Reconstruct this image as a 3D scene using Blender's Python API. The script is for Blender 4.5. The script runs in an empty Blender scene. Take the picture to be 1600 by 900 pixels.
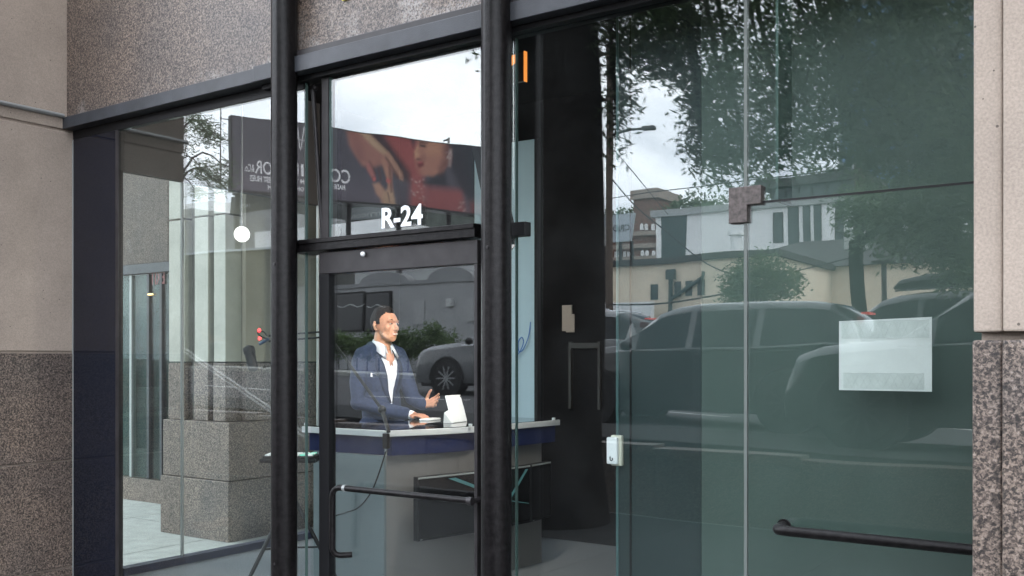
import bpy, bmesh, math, random
import numpy as np
from mathutils import Vector, Matrix, Euler

random.seed(7); rng = np.random.default_rng(11)
SC = bpy.context.scene
COL = SC.collection
R = math.radians

# ------------------------------------------------------------------ camera, sky, sun, exposure
EYE = 1.6
YAW = R(34.7)                       # looking to the left of the facade normal (+Y)
FOC = 1545.0                        # focal length in pixels of a 1600 px wide frame
cam_d = bpy.data.cameras.new('camera'); cam = bpy.data.objects.new('camera', cam_d); COL.objects.link(cam)
cam_d.sensor_width = 36.0; cam_d.lens = 36.0*FOC/1600.0
cam_d.shift_x = 0.0; cam_d.shift_y = (560-450)/1600.0
cam_d.clip_start = 0.05; cam_d.clip_end = 3000
cam.location = (0, 0, EYE); cam.rotation_euler = (R(90), 0, YAW)
SC.camera = cam

SUN_EL, SUN_AZ = R(46), R(106)      # azimuth measured clockwise from +Y
w = bpy.data.worlds.new('World'); SC.world = w; w.use_nodes = True
nt = w.node_tree; nt.nodes.clear()
def wn(t): return nt.nodes.new(t)
out = wn('ShaderNodeOutputWorld'); bg = wn('ShaderNodeBackground'); sky = wn('ShaderNodeTexSky')
sky.sky_type = 'NISHITA'; sky.sun_disc = False; sky.sun_elevation = SUN_EL; sky.sun_rotation = SUN_AZ
tc = wn('ShaderNodeTexCoord'); mp = wn('ShaderNodeMapping'); mp.inputs['Scale'].default_value = (1, 1, 2.6); mp.inputs['Location'].default_value = (.43, 7.03, 9.83)
n1 = wn('ShaderNodeTexNoise'); n1.inputs['Scale'].default_value = 3.1; n1.inputs['Detail'].default_value = 7; n1.inputs['Roughness'].default_value = .52; n1.inputs['Distortion'].default_value = .35
r1 = wn('ShaderNodeValToRGB')
e = r1.color_ramp.elements
e[0].position = .36; e[0].color = (8.2, 9.0, 10.6, 1); e[1].position = .62; e[1].color = (21.5, 22.0, 22.8, 1)
m1 = e.new(.5); m1.color = (16.6, 17.4, 18.9, 1)
mx = wn('ShaderNodeMixRGB'); mx.inputs['Fac'].default_value = .88
nt.links.new(tc.outputs['Generated'], mp.inputs['Vector']); nt.links.new(mp.outputs['Vector'], n1.inputs['Vector'])
nt.links.new(n1.outputs['Fac'], r1.inputs['Fac']); nt.links.new(sky.outputs['Color'], mx.inputs['Color1'])
nt.links.new(r1.outputs['Color'], mx.inputs['Color2']); nt.links.new(mx.outputs['Color'], bg.inputs['Color'])
bg.inputs['Strength'].default_value = 0.15
nt.links.new(bg.outputs['Background'], out.inputs['Surface'])

sd = bpy.data.lights.new('sun', 'SUN'); sd.energy = 1.3; sd.angle = R(18); sd.color = (1, .95, .88)
so = bpy.data.objects.new('sun', sd); COL.objects.link(so)
sdir = Vector((math.sin(SUN_AZ)*math.cos(SUN_EL), math.cos(SUN_AZ)*math.cos(SUN_EL), math.sin(SUN_EL)))
so.rotation_euler = sdir.to_track_quat('Z', 'Y').to_euler(); so.location = (0, -10, 30)

SC.view_settings.view_transform = 'Standard'; SC.view_settings.look = 'None'
SC.view_settings.gamma = 1.0; SC.view_settings.exposure = 1.55
SC.render.engine = 'CYCLES'
cy = SC.cycles
cy.use_denoising = True
try: cy.denoiser = 'OPENIMAGEDENOISE'
except Exception: pass
cy.max_bounces = 12; cy.transparent_max_bounces = 24; cy.diffuse_bounces = 4; cy.glossy_bounces = 6
cy.caustics_reflective = False; cy.caustics_refractive = False
cy.sample_clamp_indirect = 6.0

# ------------------------------------------------------------------ survey helpers
YF = 3.47                           # plane of the shop glass
FW = (-math.sin(YAW), math.cos(YAW)); RT = (math.cos(YAW), math.sin(YAW))
def ray(px):
    u = (px-800.0)/FOC
    return FW[0]+RT[0]*u, FW[1]+RT[1]*u
def P(px, py, Y):                   # the survey point on the plane Y
    a, b = ray(px); t = Y/b
    return Vector((a*t, Y, EYE+(560.0-py)/FOC*t))
def PX(px, py, X):                  # the survey point on the plane X
    a, b = ray(px); t = X/a
    return Vector((X, b*t, EYE+(560.0-py)/FOC*t))
def PT(px, py, t):
    a, b = ray(px); return Vector((a*t, b*t, EYE+(560.0-py)/FOC*t))
def M(px, py, Yv):                  # a point of the street, sighted in the glass (street lies at negative Y)
    v = P(px, py, Yv); return Vector((v.x, 2*YF-v.y, v.z))

# ------------------------------------------------------------------ mesh helpers
ORG = {}
class MB:
    def __init__(s): s.v = []; s.f = []; s.m = []
    def add(s, vs, fs, mi=0):
        b = len(s.v); s.v += [tuple(p) for p in vs]
        for f in fs: s.f.append(tuple(i+b for i in f)); s.m.append(mi)
        return s
    def box(s, x0, x1, y0, y1, z0, z1, mi=0):
        vs = [(x, y, z) for z in (z0, z1) for y in (y0, y1) for x in (x0, x1)]
        return s.add(vs, [(0,2,3,1),(4,5,7,6),(0,1,5,4),(2,6,7,3),(0,4,6,2),(1,3,7,5)], mi)
    def obox(s, c, ax, ay, az, mi=0):      # oriented box, centre and three half vectors
        c, ax, ay, az = map(Vector, (c, ax, ay, az))
        vs = [c+ax*i+ay*j+az*k for k in (-1,1) for j in (-1,1) for i in (-1,1)]
        return s.add(vs, [(0,2,3,1),(4,5,7,6),(0,1,5,4),(2,6,7,3),(0,4,6,2),(1,3,7,5)], mi)
    def quad(s, a, b, c, d, mi=0): return s.add([a,b,c,d], [(0,1,2,3)], mi)
    def tube(s, path, r, n=10, caps=True, mi=0):
        path = [Vector(p) for p in path]; rs = r if isinstance(r, (list, tuple)) else [r]*len(path)
        vs = []; up = None
        for i, p in enumerate(path):
            d = (path[min(i+1, len(path)-1)]-path[max(i-1, 0)]).normalized()
            if up is None:
                up = Vector((0,0,1)) if abs(d.z) < .9 else Vector((1,0,0))
            a = d.cross(up).normalized(); b = a.cross(d).normalized(); up = b
            for k in range(n):
                t = 2*math.pi*k/n; vs.append(p+(a*math.cos(t)+b*math.sin(t))*rs[i])
        fs = []
        for i in range(len(path)-1):
            for k in range(n):
                k2 = (k+1) % n; fs.append((i*n+k, (i+1)*n+k, (i+1)*n+k2, i*n+k2))
        if caps:
            fs.append(tuple(range(n))); L = (len(path)-1)*n; fs.append(tuple(L+k for k in reversed(range(n))))
        return s.add(vs, fs, mi)
    def prism(s, poly, z0, z1, mi=0):      # poly in XY
        n = len(poly); vs = [(x, y, z0) for x, y in poly]+[(x, y, z1) for x, y in poly]
        fs = [(i, (i+1) % n, n+(i+1) % n, n+i) for i in range(n)]+[tuple(reversed(range(n))), tuple(n+i for i in range(n))]
        return s.add(vs, fs, mi)
    def prism_y(s, poly, y0, y1, mi=0):    # poly in XZ
        n = len(poly); vs = [(x, y0, z) for x, z in poly]+[(x, y1, z) for x, z in poly]
        fs = [(i, (i+1) % n, n+(i+1) % n, n+i) for i in range(n)]+[tuple(reversed(range(n))), tuple(n+i for i in range(n))]
        return s.add(vs, fs, mi)
    def ball(s, c, r, n=12, m=8, mi=0):
        c = Vector(c); r = (r,)*3 if not isinstance(r, (tuple, list)) else r
        vs = [c+Vector((0,0,r[2]))]
        for j in range(1, m):
            a = math.pi*j/m
            for k in range(n):
                t = 2*math.pi*k/n; vs.append(c+Vector((r[0]*math.sin(a)*math.cos(t), r[1]*math.sin(a)*math.sin(t), r[2]*math.cos(a))))
        vs.append(c-Vector((0,0,r[2])))
        fs = [(0, 1+k, 1+(k+1) % n) for k in range(n)]
        for j in range(m-2):
            for k in range(n): fs.append((1+j*n+k, 1+(j+1)*n+k, 1+(j+1)*n+(k+1) % n, 1+j*n+(k+1) % n))
        L = len(vs)-1; b = 1+(m-2)*n
        fs += [(b+k, L, b+(k+1) % n) for k in range(n)]
        return s.add(vs, fs, mi)
    def build(s, name, mat, parent=None, smooth=False, bevel=0, loc=None):
        me = bpy.data.meshes.new(name); o = bpy.data.objects.new(name, me); COL.objects.link(o)
        org = Vector(loc) if loc is not None else (ORG.get(parent.name, Vector((0,0,0))) if parent else Vector((0,0,0)))
        me.from_pydata([tuple(Vector(p)-org) for p in s.v], [], s.f)
        mats = mat if isinstance(mat, (list, tuple)) else [mat]
        for m in mats: me.materials.append(m)
        if len(mats) > 1: me.polygons.foreach_set('material_index', s.m)
        bm = bmesh.new(); bm.from_mesh(me); bmesh.ops.recalc_face_normals(bm, faces=bm.faces); bm.to_mesh(me); bm.free()
        if smooth:
            me.polygons.foreach_set('use_smooth', [True]*len(me.polygons))
            try: me.set_sharp_from_angle(angle=R(42))
            except Exception: pass
        if bevel:
            b = o.modifiers.new('bevel', 'BEVEL'); b.width = bevel; b.segments = 2; b.limit_method = 'ANGLE'; b.harden_normals = False
        if parent:
            o.parent = parent
            if loc is None: pass
        if loc is not None: o.location = org
        ORG[o.name] = org
        return o
def tag(o, label=None, cat=None, group=None, kind=None):
    if label: o['label'] = label
    if cat: o['category'] = cat
    if group: o['group'] = group
    if kind: o['kind'] = kind
    return o
def thing(name, label, cat, loc=(0,0,0), group=None, local=False):
    o = bpy.data.objects.new(name, None); COL.objects.link(o); o.empty_display_size = .1
    o.location = loc; ORG[o.name] = Vector((0,0,0)) if local else Vector(loc)
    return tag(o, label, cat, group)
def copy_tree(o, parent=None):
    c = o.copy(); COL.objects.link(c); ORG[c.name] = ORG.get(o.name, Vector((0,0,0)))
    if parent: c.parent = parent
    for ch in list(o.children): copy_tree(ch, c)
    return c
def text_mesh(body, size=1.0, weight=0.0, ext=.001, space=1.0, font_shear=0):
    cu = bpy.data.curves.new('text', 'FONT'); cu.body = body; cu.size = size; cu.offset = weight; cu.extrude = ext
    cu.align_x = 'LEFT'; cu.space_character = space; cu.resolution_u = 3; cu.shear = font_shear
    o = bpy.data.objects.new('text', cu); COL.objects.link(o)
    dg = bpy.context.evaluated_depsgraph_get(); me = bpy.data.meshes.new_from_object(o.evaluated_get(dg))
    bpy.data.objects.remove(o); bpy.data.curves.remove(cu)
    return me
def put_text(name, body, size, mat, origin, xdir, zdir, parent=None, weight=0, width=None, height=None, ext=.001, space=1.0, mirror=False):
    me = text_mesh(body, size, weight, ext, space)
    xs = [v.co.x for v in me.vertices]; ys = [v.co.y for v in me.vertices]
    sx = width/(max(xs)-min(xs)) if width else 1; sy = height/(max(ys)-min(ys)) if height else sx
    xd = Vector(xdir).normalized(); zd = Vector(zdir).normalized(); nd = xd.cross(zd)
    org = ORG.get(parent.name, Vector((0,0,0))) if parent else Vector((0,0,0))
    x0, x1, y0 = min(xs), max(xs), min(ys)
    for v in me.vertices:
        X = (x1-v.co.x if mirror else v.co.x-x0)*sx
        v.co = Vector(origin)+xd*X+zd*((v.co.y-y0)*sy)+nd*v.co.z-org
    me.materials.clear(); me.materials.append(mat)
    o = bpy.data.objects.new(name, me); COL.objects.link(o)
    if parent: o.parent = parent
    ORG[o.name] = org
    return o

# ------------------------------------------------------------------ materials
MAT = {}
def mat(name, col=(.5,.5,.5), rough=.6, metal=0.0, noise=None, bump=0, bscale=40, spec=.5, emit=None, es=0, coat=0):
    """noise = (scale, amount) : value mottling of the base colour"""
    m = bpy.data.materials.new(name); m.use_nodes = True; t = m.node_tree; b = t.nodes['Principled BSDF']
    b.inputs['Base Color'].default_value = (*col, 1); b.inputs['Roughness'].default_value = rough; b.inputs['Metallic'].default_value = metal
    b.inputs['Specular IOR Level'].default_value = spec; b.inputs['Coat Weight'].default_value = coat
    if emit: b.inputs['Emission Color'].default_value = (*emit, 1); b.inputs['Emission Strength'].default_value = es
    tcn = t.nodes.new('ShaderNodeTexCoord')
    if noise:
        n = t.nodes.new('ShaderNodeTexNoise'); n.inputs['Scale'].default_value = noise[0]; n.inputs['Detail'].default_value = 6
        r = t.nodes.new('ShaderNodeValToRGB'); a = noise[1]
        r.color_ramp.elements[0].position = .3; r.color_ramp.elements[1].position = .7
        r.color_ramp.elements[0].color = (*[c*(1-a) for c in col], 1); r.color_ramp.elements[1].color = (*[min(1, c*(1+a)) for c in col], 1)
        t.links.new(tcn.outputs['Object'], n.inputs['Vector']); t.links.new(n.outputs['Fac'], r.inputs['Fac']); t.links.new(r.outputs['Color'], b.inputs['Base Color'])
    if bump:
        n2 = t.nodes.new('ShaderNodeTexNoise'); n2.inputs['Scale'].default_value = bscale; n2.inputs['Detail'].default_value = 5
        bp = t.nodes.new('ShaderNodeBump'); bp.inputs['Strength'].default_value = bump; bp.inputs['Distance'].default_value = .01
        t.links.new(tcn.outputs['Object'], n2.inputs['Vector']); t.links.new(n2.outputs['Fac'], bp.inputs['Height']); t.links.new(bp.outputs['Normal'], b.inputs['Normal'])
    MAT[name] = m; return m
def geo_pos(t):
    g = t.nodes.new('ShaderNodeNewGeometry'); return g.outputs['Position']
def mat_granite(name, scale=1.0, bloom=0.0, tone=.72, rough=.45):
    m = bpy.data.materials.new(name); m.use_nodes = True; t = m.node_tree; b = t.nodes['Principled BSDF']
    pos = geo_pos(t); N = lambda k: t.nodes.new(k); L = t.links.new
    mp_ = N('ShaderNodeMapping'); mp_.inputs['Rotation'].default_value = (.3, .5, .2); L(pos, mp_.inputs['Vector'])
    n = N('ShaderNodeTexNoise'); n.inputs['Scale'].default_value = 118*scale; n.inputs['Detail'].default_value = 5; n.inputs['Roughness'].default_value = .62; n.inputs['Distortion'].default_value = .6
    L(mp_.outputs[0], n.inputs['Vector'])
    r = N('ShaderNodeValToRGB'); el = r.color_ramp.elements
    def c(x): return (x[0]*tone*1.05, x[1]*tone, x[2]*tone*.95, 1)
    el[0].position = .36; el[0].color = c((.020, .018, .017)); el[1].position = .68; el[1].color = c((.36, .32, .29))
    for p_, cc in ((.43, (.05, .043, .04)), (.49, (.15, .123, .108)), (.56, (.225, .187, .163))): q = el.new(p_); q.color = c(cc)
    L(n.outputs['Fac'], r.inputs['Fac'])
    v = N('ShaderNodeTexVoronoi'); v.inputs['Scale'].default_value = 120*scale; L(mp_.outputs[0], v.inputs['Vector'])
    lt = N('ShaderNodeMath'); lt.operation = 'LESS_THAN'; lt.inputs[1].default_value = .27
    sv = N('ShaderNodeSeparateColor'); L(v.outputs['Color'], sv.inputs[0]); L(sv.outputs[0], lt.inputs[0])
    mxa = N('ShaderNodeMixRGB'); mxa.blend_type = 'MULTIPLY'; mxa.inputs['Color2'].default_value = (.42, .41, .42, 1); L(lt.outputs[0], mxa.inputs['Fac']); L(r.outputs['Color'], mxa.inputs['Color1'])
    n3 = N('ShaderNodeTexNoise'); n3.inputs['Scale'].default_value = 3.1; n3.inputs['Detail'].default_value = 4; L(pos, n3.inputs['Vector'])
    r3 = N('ShaderNodeValToRGB'); r3.color_ramp.elements[0].position = .3; r3.color_ramp.elements[0].color = (.78, .78, .8, 1); r3.color_ramp.elements[1].position = .7; r3.color_ramp.elements[1].color = (1.15, 1.1, 1.05, 1)
    L(n3.outputs['Fac'], r3.inputs['Fac'])
    mxb = N('ShaderNodeMixRGB'); mxb.blend_type = 'MULTIPLY'; mxb.inputs['Fac'].default_value = 1; L(mxa.outputs[0], mxb.inputs['Color1']); L(r3.outputs['Color'], mxb.inputs['Color2'])
    last = mxb.outputs[0]
    if bloom:                       # pale lime bloom washed down the lower part of the slab
        n4 = N('ShaderNodeTexNoise'); n4.inputs['Scale'].default_value = 5.5; n4.inputs['Detail'].default_value = 6; n4.inputs['Roughness'].default_value = .68; L(pos, n4.inputs['Vector'])
        sp = N('ShaderNodeSeparateXYZ'); L(pos, sp.inputs[0])
        mr = N('ShaderNodeMapRange'); mr.inputs['From Min'].default_value = 3.42; mr.inputs['From Max'].default_value = 3.10; mr.inputs['To Min'].default_value = -.14; mr.inputs['To Max'].default_value = .10; mr.clamp = True
        L(sp.outputs['Z'], mr.inputs['Value'])
        mrx = N('ShaderNodeMapRange'); mrx.inputs['From Min'].default_value = -5.0; mrx.inputs['From Max'].default_value = -3.7; mrx.inputs['To Min'].default_value = -.12; mrx.inputs['To Max'].default_value = .0; L(sp.outputs['X'], mrx.inputs['Value'])
        ad = N('ShaderNodeMath'); L(n4.outputs['Fac'], ad.inputs[0]); L(mr.outputs[0], ad.inputs[1])
        ad2 = N('ShaderNodeMath'); L(ad.outputs[0], ad2.inputs[0]); L(mrx.outputs[0], ad2.inputs[1])
        r4 = N('ShaderNodeValToRGB'); r4.color_ramp.elements[0].position = .5; r4.color_ramp.elements[1].position = .72; r4.color_ramp.elements[0].color = (0,0,0,1); r4.color_ramp.elements[1].color = (bloom, bloom, bloom, 1)
        L(ad2.outputs[0], r4.inputs['Fac'])
        n5 = N('ShaderNodeTexNoise'); n5.inputs['Scale'].default_value = 110; L(pos, n5.inputs['Vector'])
        ml = N('ShaderNodeMath'); ml.operation = 'MULTIPLY'; L(r4.outputs['Color'], ml.inputs[0])
        mr5 = N('ShaderNodeMapRange'); mr5.inputs['From Min'].default_value = .38; mr5.inputs['From Max'].default_value = .58; L(n5.outputs['Fac'], mr5.inputs['Value']); L(mr5.outputs[0], ml.inputs[1])
        mxc = N('ShaderNodeMixRGB'); mxc.inputs['Color2'].default_value = (.33, .31, .295, 1); L(ml.outputs[0], mxc.inputs['Fac']); L(last, mxc.inputs['Color1']); last = mxc.outputs[0]
    L(last, b.inputs['Base Color']); b.inputs['Roughness'].default_value = rough
    bp = N('ShaderNodeBump'); bp.inputs['Strength'].default_value = .12; bp.inputs['Distance'].default_value = .003; L(n.outputs['Fac'], bp.inputs['Height']); L(bp.outputs[0], b.inputs['Normal'])
    MAT[name] = m; return m
def mat_concrete(name, col=(.315,.262,.219), pore=1.0):
    m = bpy.data.materials.new(name); m.use_nodes = True; t = m.node_tree; b = t.nodes['Principled BSDF']
    pos = geo_pos(t); N = lambda k: t.nodes.new(k); L = t.links.new
    n = N('ShaderNodeTexNoise'); n.inputs['Scale'].default_value = 2.3; n.inputs['Detail'].default_value = 8; n.inputs['Roughness'].default_value = .65; L(pos, n.inputs['Vector'])
    r = N('ShaderNodeValToRGB'); r.color_ramp.elements[0].position = .28; r.color_ramp.elements[1].position = .72
    r.color_ramp.elements[0].color = (*[c*.80 for c in col], 1); r.color_ramp.elements[1].color = (*[c*1.12 for c in col], 1); L(n.outputs['Fac'], r.inputs['Fac'])
    n2 = N('ShaderNodeTexNoise'); n2.inputs['Scale'].default_value = 150; n2.inputs['Detail'].default_value = 3; L(pos, n2.inputs['Vector'])
    r2 = N('ShaderNodeValToRGB'); r2.color_ramp.elements[0].position = .3; r2.color_ramp.elements[0].color = (.82,.82,.82,1); r2.color_ramp.elements[1].position = .7; r2.color_ramp.elements[1].color = (1.1,1.1,1.1,1); L(n2.outputs['Fac'], r2.inputs['Fac'])
    a = N('ShaderNodeMixRGB'); a.blend_type = 'MULTIPLY'; a.inputs['Fac'].default_value = 1; L(r.outputs['Color'], a.inputs['Color1']); L(r2.outputs['Color'], a.inputs['Color2'])
    v = N('ShaderNodeTexVoronoi'); v.inputs['Scale'].default_value = 21; v.inputs['Randomness'].default_value = 1; L(pos, v.inputs['Vector'])
    sv = N('ShaderNodeSeparateColor'); L(v.outputs['Color'], sv.inputs[0])
    th = N('ShaderNodeMath'); th.operation = 'MULTIPLY'; th.inputs[1].default_value = .13*pore; L(sv.outputs[0], th.inputs[0])
    lt = N('ShaderNodeMath'); lt.operation = 'LESS_THAN'; L(v.outputs['Distance'], lt.inputs[0]); L(th.outputs[0], lt.inputs[1])
    gt = N('ShaderNodeMath'); gt.operation = 'GREATER_THAN'; gt.inputs[1].default_value = .45; L(sv.outputs[1], gt.inputs[0])
    an = N('ShaderNodeMath'); an.operation = 'MULTIPLY'; L(lt.outputs[0], an.inputs[0]); L(gt.outputs[0], an.inputs[1])
    c2 = N('ShaderNodeMixRGB'); c2.inputs['Color2'].default_value = (*[c*.32 for c in col], 1); L(an.outputs[0], c2.inputs['Fac']); L(a.outputs[0], c2.inputs['Color1'])
    L(c2.outputs[0], b.inputs['Base Color']); b.inputs['Roughness'].default_value = .85
    sb = N('ShaderNodeMath'); sb.operation = 'SUBTRACT'; L(n2.outputs['Fac'], sb.inputs[0]); L(an.outputs[0], sb.inputs[1])
    bp = N('ShaderNodeBump'); bp.inputs['Strength'].default_value = .25; bp.inputs['Distance'].default_value = .003; L(sb.outputs[0], bp.inputs['Height']); L(bp.outputs[0], b.inputs['Normal'])
    MAT[name] = m; return m
def mat_glass(name, r0=.115, tint=(.86,.93,.905), dust=.03, blue=0.0):
    m = bpy.data.materials.new(name); m.use_nodes = True; t = m.node_tree; t.nodes.clear(); N = lambda k: t.nodes.new(k); L = t.links.new
    o = N('ShaderNodeOutputMaterial'); tr = N('ShaderNodeBsdfTransparent'); tr.inputs['Color'].default_value = (*tint, 1)
    gl = N('ShaderNodeBsdfGlossy'); gl.inputs['Roughness'].default_value = 0.0; gl.inputs['Color'].default_value = (.97,.99,1,1)
    lw = N('ShaderNodeLayerWeight'); lw.inputs['Blend'].default_value = .5
    pw = N('ShaderNodeMath'); pw.operation = 'POWER'; pw.inputs[1].default_value = 5; L(lw.outputs['Facing'], pw.inputs[0])
    ma = N('ShaderNodeMath'); ma.operation = 'MULTIPLY_ADD'; ma.inputs[1].default_value = 1-r0; ma.inputs[2].default_value = r0; L(pw.outputs[0], ma.inputs[0])
    mx_ = N('ShaderNodeMixShader'); L(ma.outputs[0], mx_.inputs[0]); L(tr.outputs[0], mx_.inputs[1]); L(gl.outputs[0], mx_.inputs[2])
    # faint waviness of float glass
    pos = geo_pos(t)
    nw = N('ShaderNodeTexNoise'); nw.inputs['Scale'].default_value = 1.6; nw.inputs['Detail'].default_value = 1; L(pos, nw.inputs['Vector'])
    bp = N('ShaderNodeBump'); bp.inputs['Strength'].default_value = .02; bp.inputs['Distance'].default_value = .05; L(nw.outputs['Fac'], bp.inputs['Height']); L(bp.outputs[0], gl.inputs['Normal'])
    last = mx_.outputs[0]
    if dust:
        df = N('ShaderNodeBsdfDiffuse'); df.inputs['Color'].default_value = (.75,.78,.78,1)
        n = N('ShaderNodeTexNoise'); n.inputs['Scale'].default_value = 2.2; n.inputs['Detail'].default_value = 5; n.inputs['Roughness'].default_value = .7; L(pos, n.inputs['Vector'])
        mr = N('ShaderNodeMapRange'); mr.inputs['From Min'].default_value = .42; mr.inputs['From Max'].default_value = .75; L(n.outputs['Fac'], mr.inputs['Value'])
        n2 = N('ShaderNodeTexNoise'); n2.inputs['Scale'].default_value = 170; n2.inputs['Detail'].default_value = 2; L(pos, n2.inputs['Vector'])
        mr2 = N('ShaderNodeMapRange'); mr2.inputs['From Min'].default_value = .48; mr2.inputs['From Max'].default_value = .75; mr2.inputs['To Min'].default_value = .25; mr2.inputs['To Max'].default_value = 2.2; L(n2.outputs['Fac'], mr2.inputs['Value'])
        ad = N('ShaderNodeMath'); ad.operation = 'ADD'; ad.inputs[1].default_value = .14; L(mr.outputs[0], ad.inputs[0])
        ml = N('ShaderNodeMath'); ml.operation = 'MULTIPLY'; L(ad.outputs[0], ml.inputs[0]); L(mr2.outputs[0], ml.inputs[1])
        ml2 = N('ShaderNodeMath'); ml2.operation = 'MULTIPLY'; ml2.inputs[1].default_value = dust; L(ml.outputs[0], ml2.inputs[0])
        md = N('ShaderNodeMixShader'); L(ml2.outputs[0], md.inputs[0]); L(last, md.inputs[1]); L(df.outputs[0], md.inputs[2]); last = md.outputs[0]
    L(last, o.inputs['Surface']); MAT[name] = m; return m

granite = mat_granite('granite')
granite_wash = mat_granite('granite_washed', scale=1.0, bloom=.85)
granite_far = mat_granite('granite_honed', scale=.9, tone=.82, rough=.6)
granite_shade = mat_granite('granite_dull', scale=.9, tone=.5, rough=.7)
concrete = mat_concrete('concrete')
concrete_far = mat_concrete('concrete_pale', (.38,.375,.335), .6)
glass = mat_glass('shop_glass', .068, (.945,.975,.965), dust=.009)
glass_far = mat_glass('far_shop_glass', .012, (.80,.86,.84), 0)
glass_in = mat_glass('inner_glass', .018, (.94,.97,.96), 0)
metal_d = mat('dark_metal', (.034,.037,.043), .42, .0, (9,.25), .1, 160, spec=.35)
metal_b = mat('bronze_metal', (.007,.0062,.0065), .32, .0, (45,.7), .16, 150, spec=.17)
metal_frame = mat('frame_metal', (.026,.0235,.0245), .42, 0, (12,.3), spec=.3)
black = mat('black', (.006,.006,.007), .5, spec=.25)
black_gloss = mat('black_gloss', (.006,.006,.007), .12)
black_wall = mat('black_wall', (.006,.006,.007), .8, 0, (3,.4), spec=.08)
rubber = mat('rubber', (.012,.012,.013), .8)
edge_g = mat('glass_edge', (.075,.118,.108), .25)
edge_w = mat('satin_trim', (.24,.255,.25), .35)
navy = mat('navy_panel', (.012,.016,.036), .5)
white = mat('white_paint', (.80,.81,.82), .5)
vinyl = mat('white_vinyl', (.82,.84,.86), .6)
carpet = mat('carpet', (.115,.125,.135), .95, 0, (160,.45), .4, 200)
pave = mat('paving', (.235,.24,.225), .9, 0, (7,.16), .15, 120)
pave_d = mat('paving_dark', (.030,.031,.031), .9, 0, (7,.2), .15, 120, spec=.1)  # tone holds the tree's shade on the front paving
asphalt = mat('asphalt', (.035,.035,.037), .9, 0, (30,.3), .2, 90)
earth = mat('earth', (.09,.085,.07), .95, 0, (3,.3))

def struct(o): o['kind'] = 'structure'; return o
FL = 0.2                            # shop floor level
XL = -5.69                          # inner face of the left pier, line of the side window
XR = -0.455

# ------------------------------------------------------------------ ground and street
def zroad(x): return .66+.022*max(-22, min(22, (-6-x)))
g = MB()
rows = [(400, -.03), (30, -.03), (-2.1, -.03), (-2.12, .45), (-20, .45), (-60, .5), (-900, 1.0)]
for i in range(len(rows)-1):
    for k in range(8):
        xa, xb = -900+225*k, -900+225*(k+1)
        g.quad((xa, rows[i][0], rows[i][1]), (xb, rows[i][0], rows[i][1]), (xb, rows[i+1][0], rows[i+1][1]), (xa, rows[i+1][0], rows[i+1][1]))
struct(g.build('ground', earth))
g = MB()
xs = [-30, -16.8, -15.2, -13.6, -12, -10.4, -8.8, -7.2, -5.6, -4, -2.4, -.8, .8, 2.4, 4, 10]
ys = [-2.0, -.4, 1.2, 2.8, 4.4, 6.0, 7.6, 12]
side = struct(MB().box(-30, 10, -2.08, 12, -.029, -.006).build('pavement', pave))
for i in range(len(xs)-1):
    for j in range(len(ys)-1):
        if xs[i] >= XL-.01 and ys[j] > 3.0: continue
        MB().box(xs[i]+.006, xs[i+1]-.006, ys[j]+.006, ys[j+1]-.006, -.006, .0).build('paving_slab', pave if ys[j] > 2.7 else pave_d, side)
# low granite wall that holds up the street
rw = thing('retaining_wall', 'low dark granite retaining wall below the street, mirrored in glass', 'wall', (-6, -2.2, 0))
for k in range(26):
    xa = -30+1.5*k; xm = xa+.75; zt = zroad(xm)+.08
    MB().box(xa+.006, xa+1.494, -2.3, -2.1, -.02, zt-.1).build('granite_block', granite, rw, bevel=.006)
    MB().box(xa+.004, xa+1.496, -2.34, -2.07, zt-.098, zt).build('coping_stone', granite, rw, bevel=.008)
def strip(name, y0, y1, dz, m_, x0=-70, x1=60, n=26):
    s = MB(); xs_ = [x0+(x1-x0)*i/n for i in range(n+1)]
    for i in range(n):
        a, b = xs_[i], xs_[i+1]; za, zb = zroad(a)+dz, zroad(b)+dz
        s.quad((a, y0, za), (b, y0, zb), (b, y1, zb), (a, y1, za))
        s.quad((a, y0, za), (b, y0, zb), (b, y0, zb-.16), (a, y0, za-.16)); s.quad((a, y1, za), (b, y1, zb), (b, y1, zb-.16), (a, y1, za-.16))
    return struct(s.build(name, m_))
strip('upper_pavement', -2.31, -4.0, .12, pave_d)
strip('road', -4.0, -16.5, 0, asphalt)
strip('far_pavement', -16.5, -18.6, .12, pave)
strip('car_park', -18.6, -75, .02, asphalt)
paintw = mat('road_paint', (.6,.6,.58), .8)
lm = MB()
for k in range(14): 
    xa = -40+5.2*k; lm.quad((xa, -8.05, zroad(xa)+.004), (xa+2.6, -8.05, zroad(xa+2.6)+.004), (xa+2.6, -8.18, zroad(xa+2.6)+.004), (xa, -8.18, zroad(xa)+.004))
struct(lm.build('road_marking', paintw))

# ------------------------------------------------------------------ the building front
# left pier : concrete shaft on granite base, its side face is what the camera sees
pz = 1.63
YP = 2.66
pl = thing('concrete_pier', 'beige concrete pier with speckled granite base left of the shop window', 'pier', (XL-.4, 3.1, 0))
XP0 = XL-.80
MB().box(XP0+.012, XL-.012, YP+.012, 3.60, 0, 4.8).build('core', concrete, pl)
MB().box(XP0, XL, YP, 3.62, pz+.012, 2.985).build('concrete_panel', concrete, pl, bevel=.006)
MB().box(XP0, XL, YP, 3.62, 3.0, 4.8).build('concrete_panel', concrete, pl, bevel=.006)
for z0, z1 in ((0, .316), (.326, .972), (.980, pz)):
    MB().box(XP0-.006, XL+.006, YP-.006, 3.61, z0, z1).build('granite_slab', granite, pl, bevel=.004)
zrod = PX(99, 187, XL).z+.02
MB().tube([(XL+.010, YP-.02, zrod), (XL+.010, 3.40, zrod)], .014, 8).build('joint_rod', mat('galvanised', (.3,.31,.31), .45, .6), pl, True)
yt = P(540, -4, 3.424)
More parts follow.
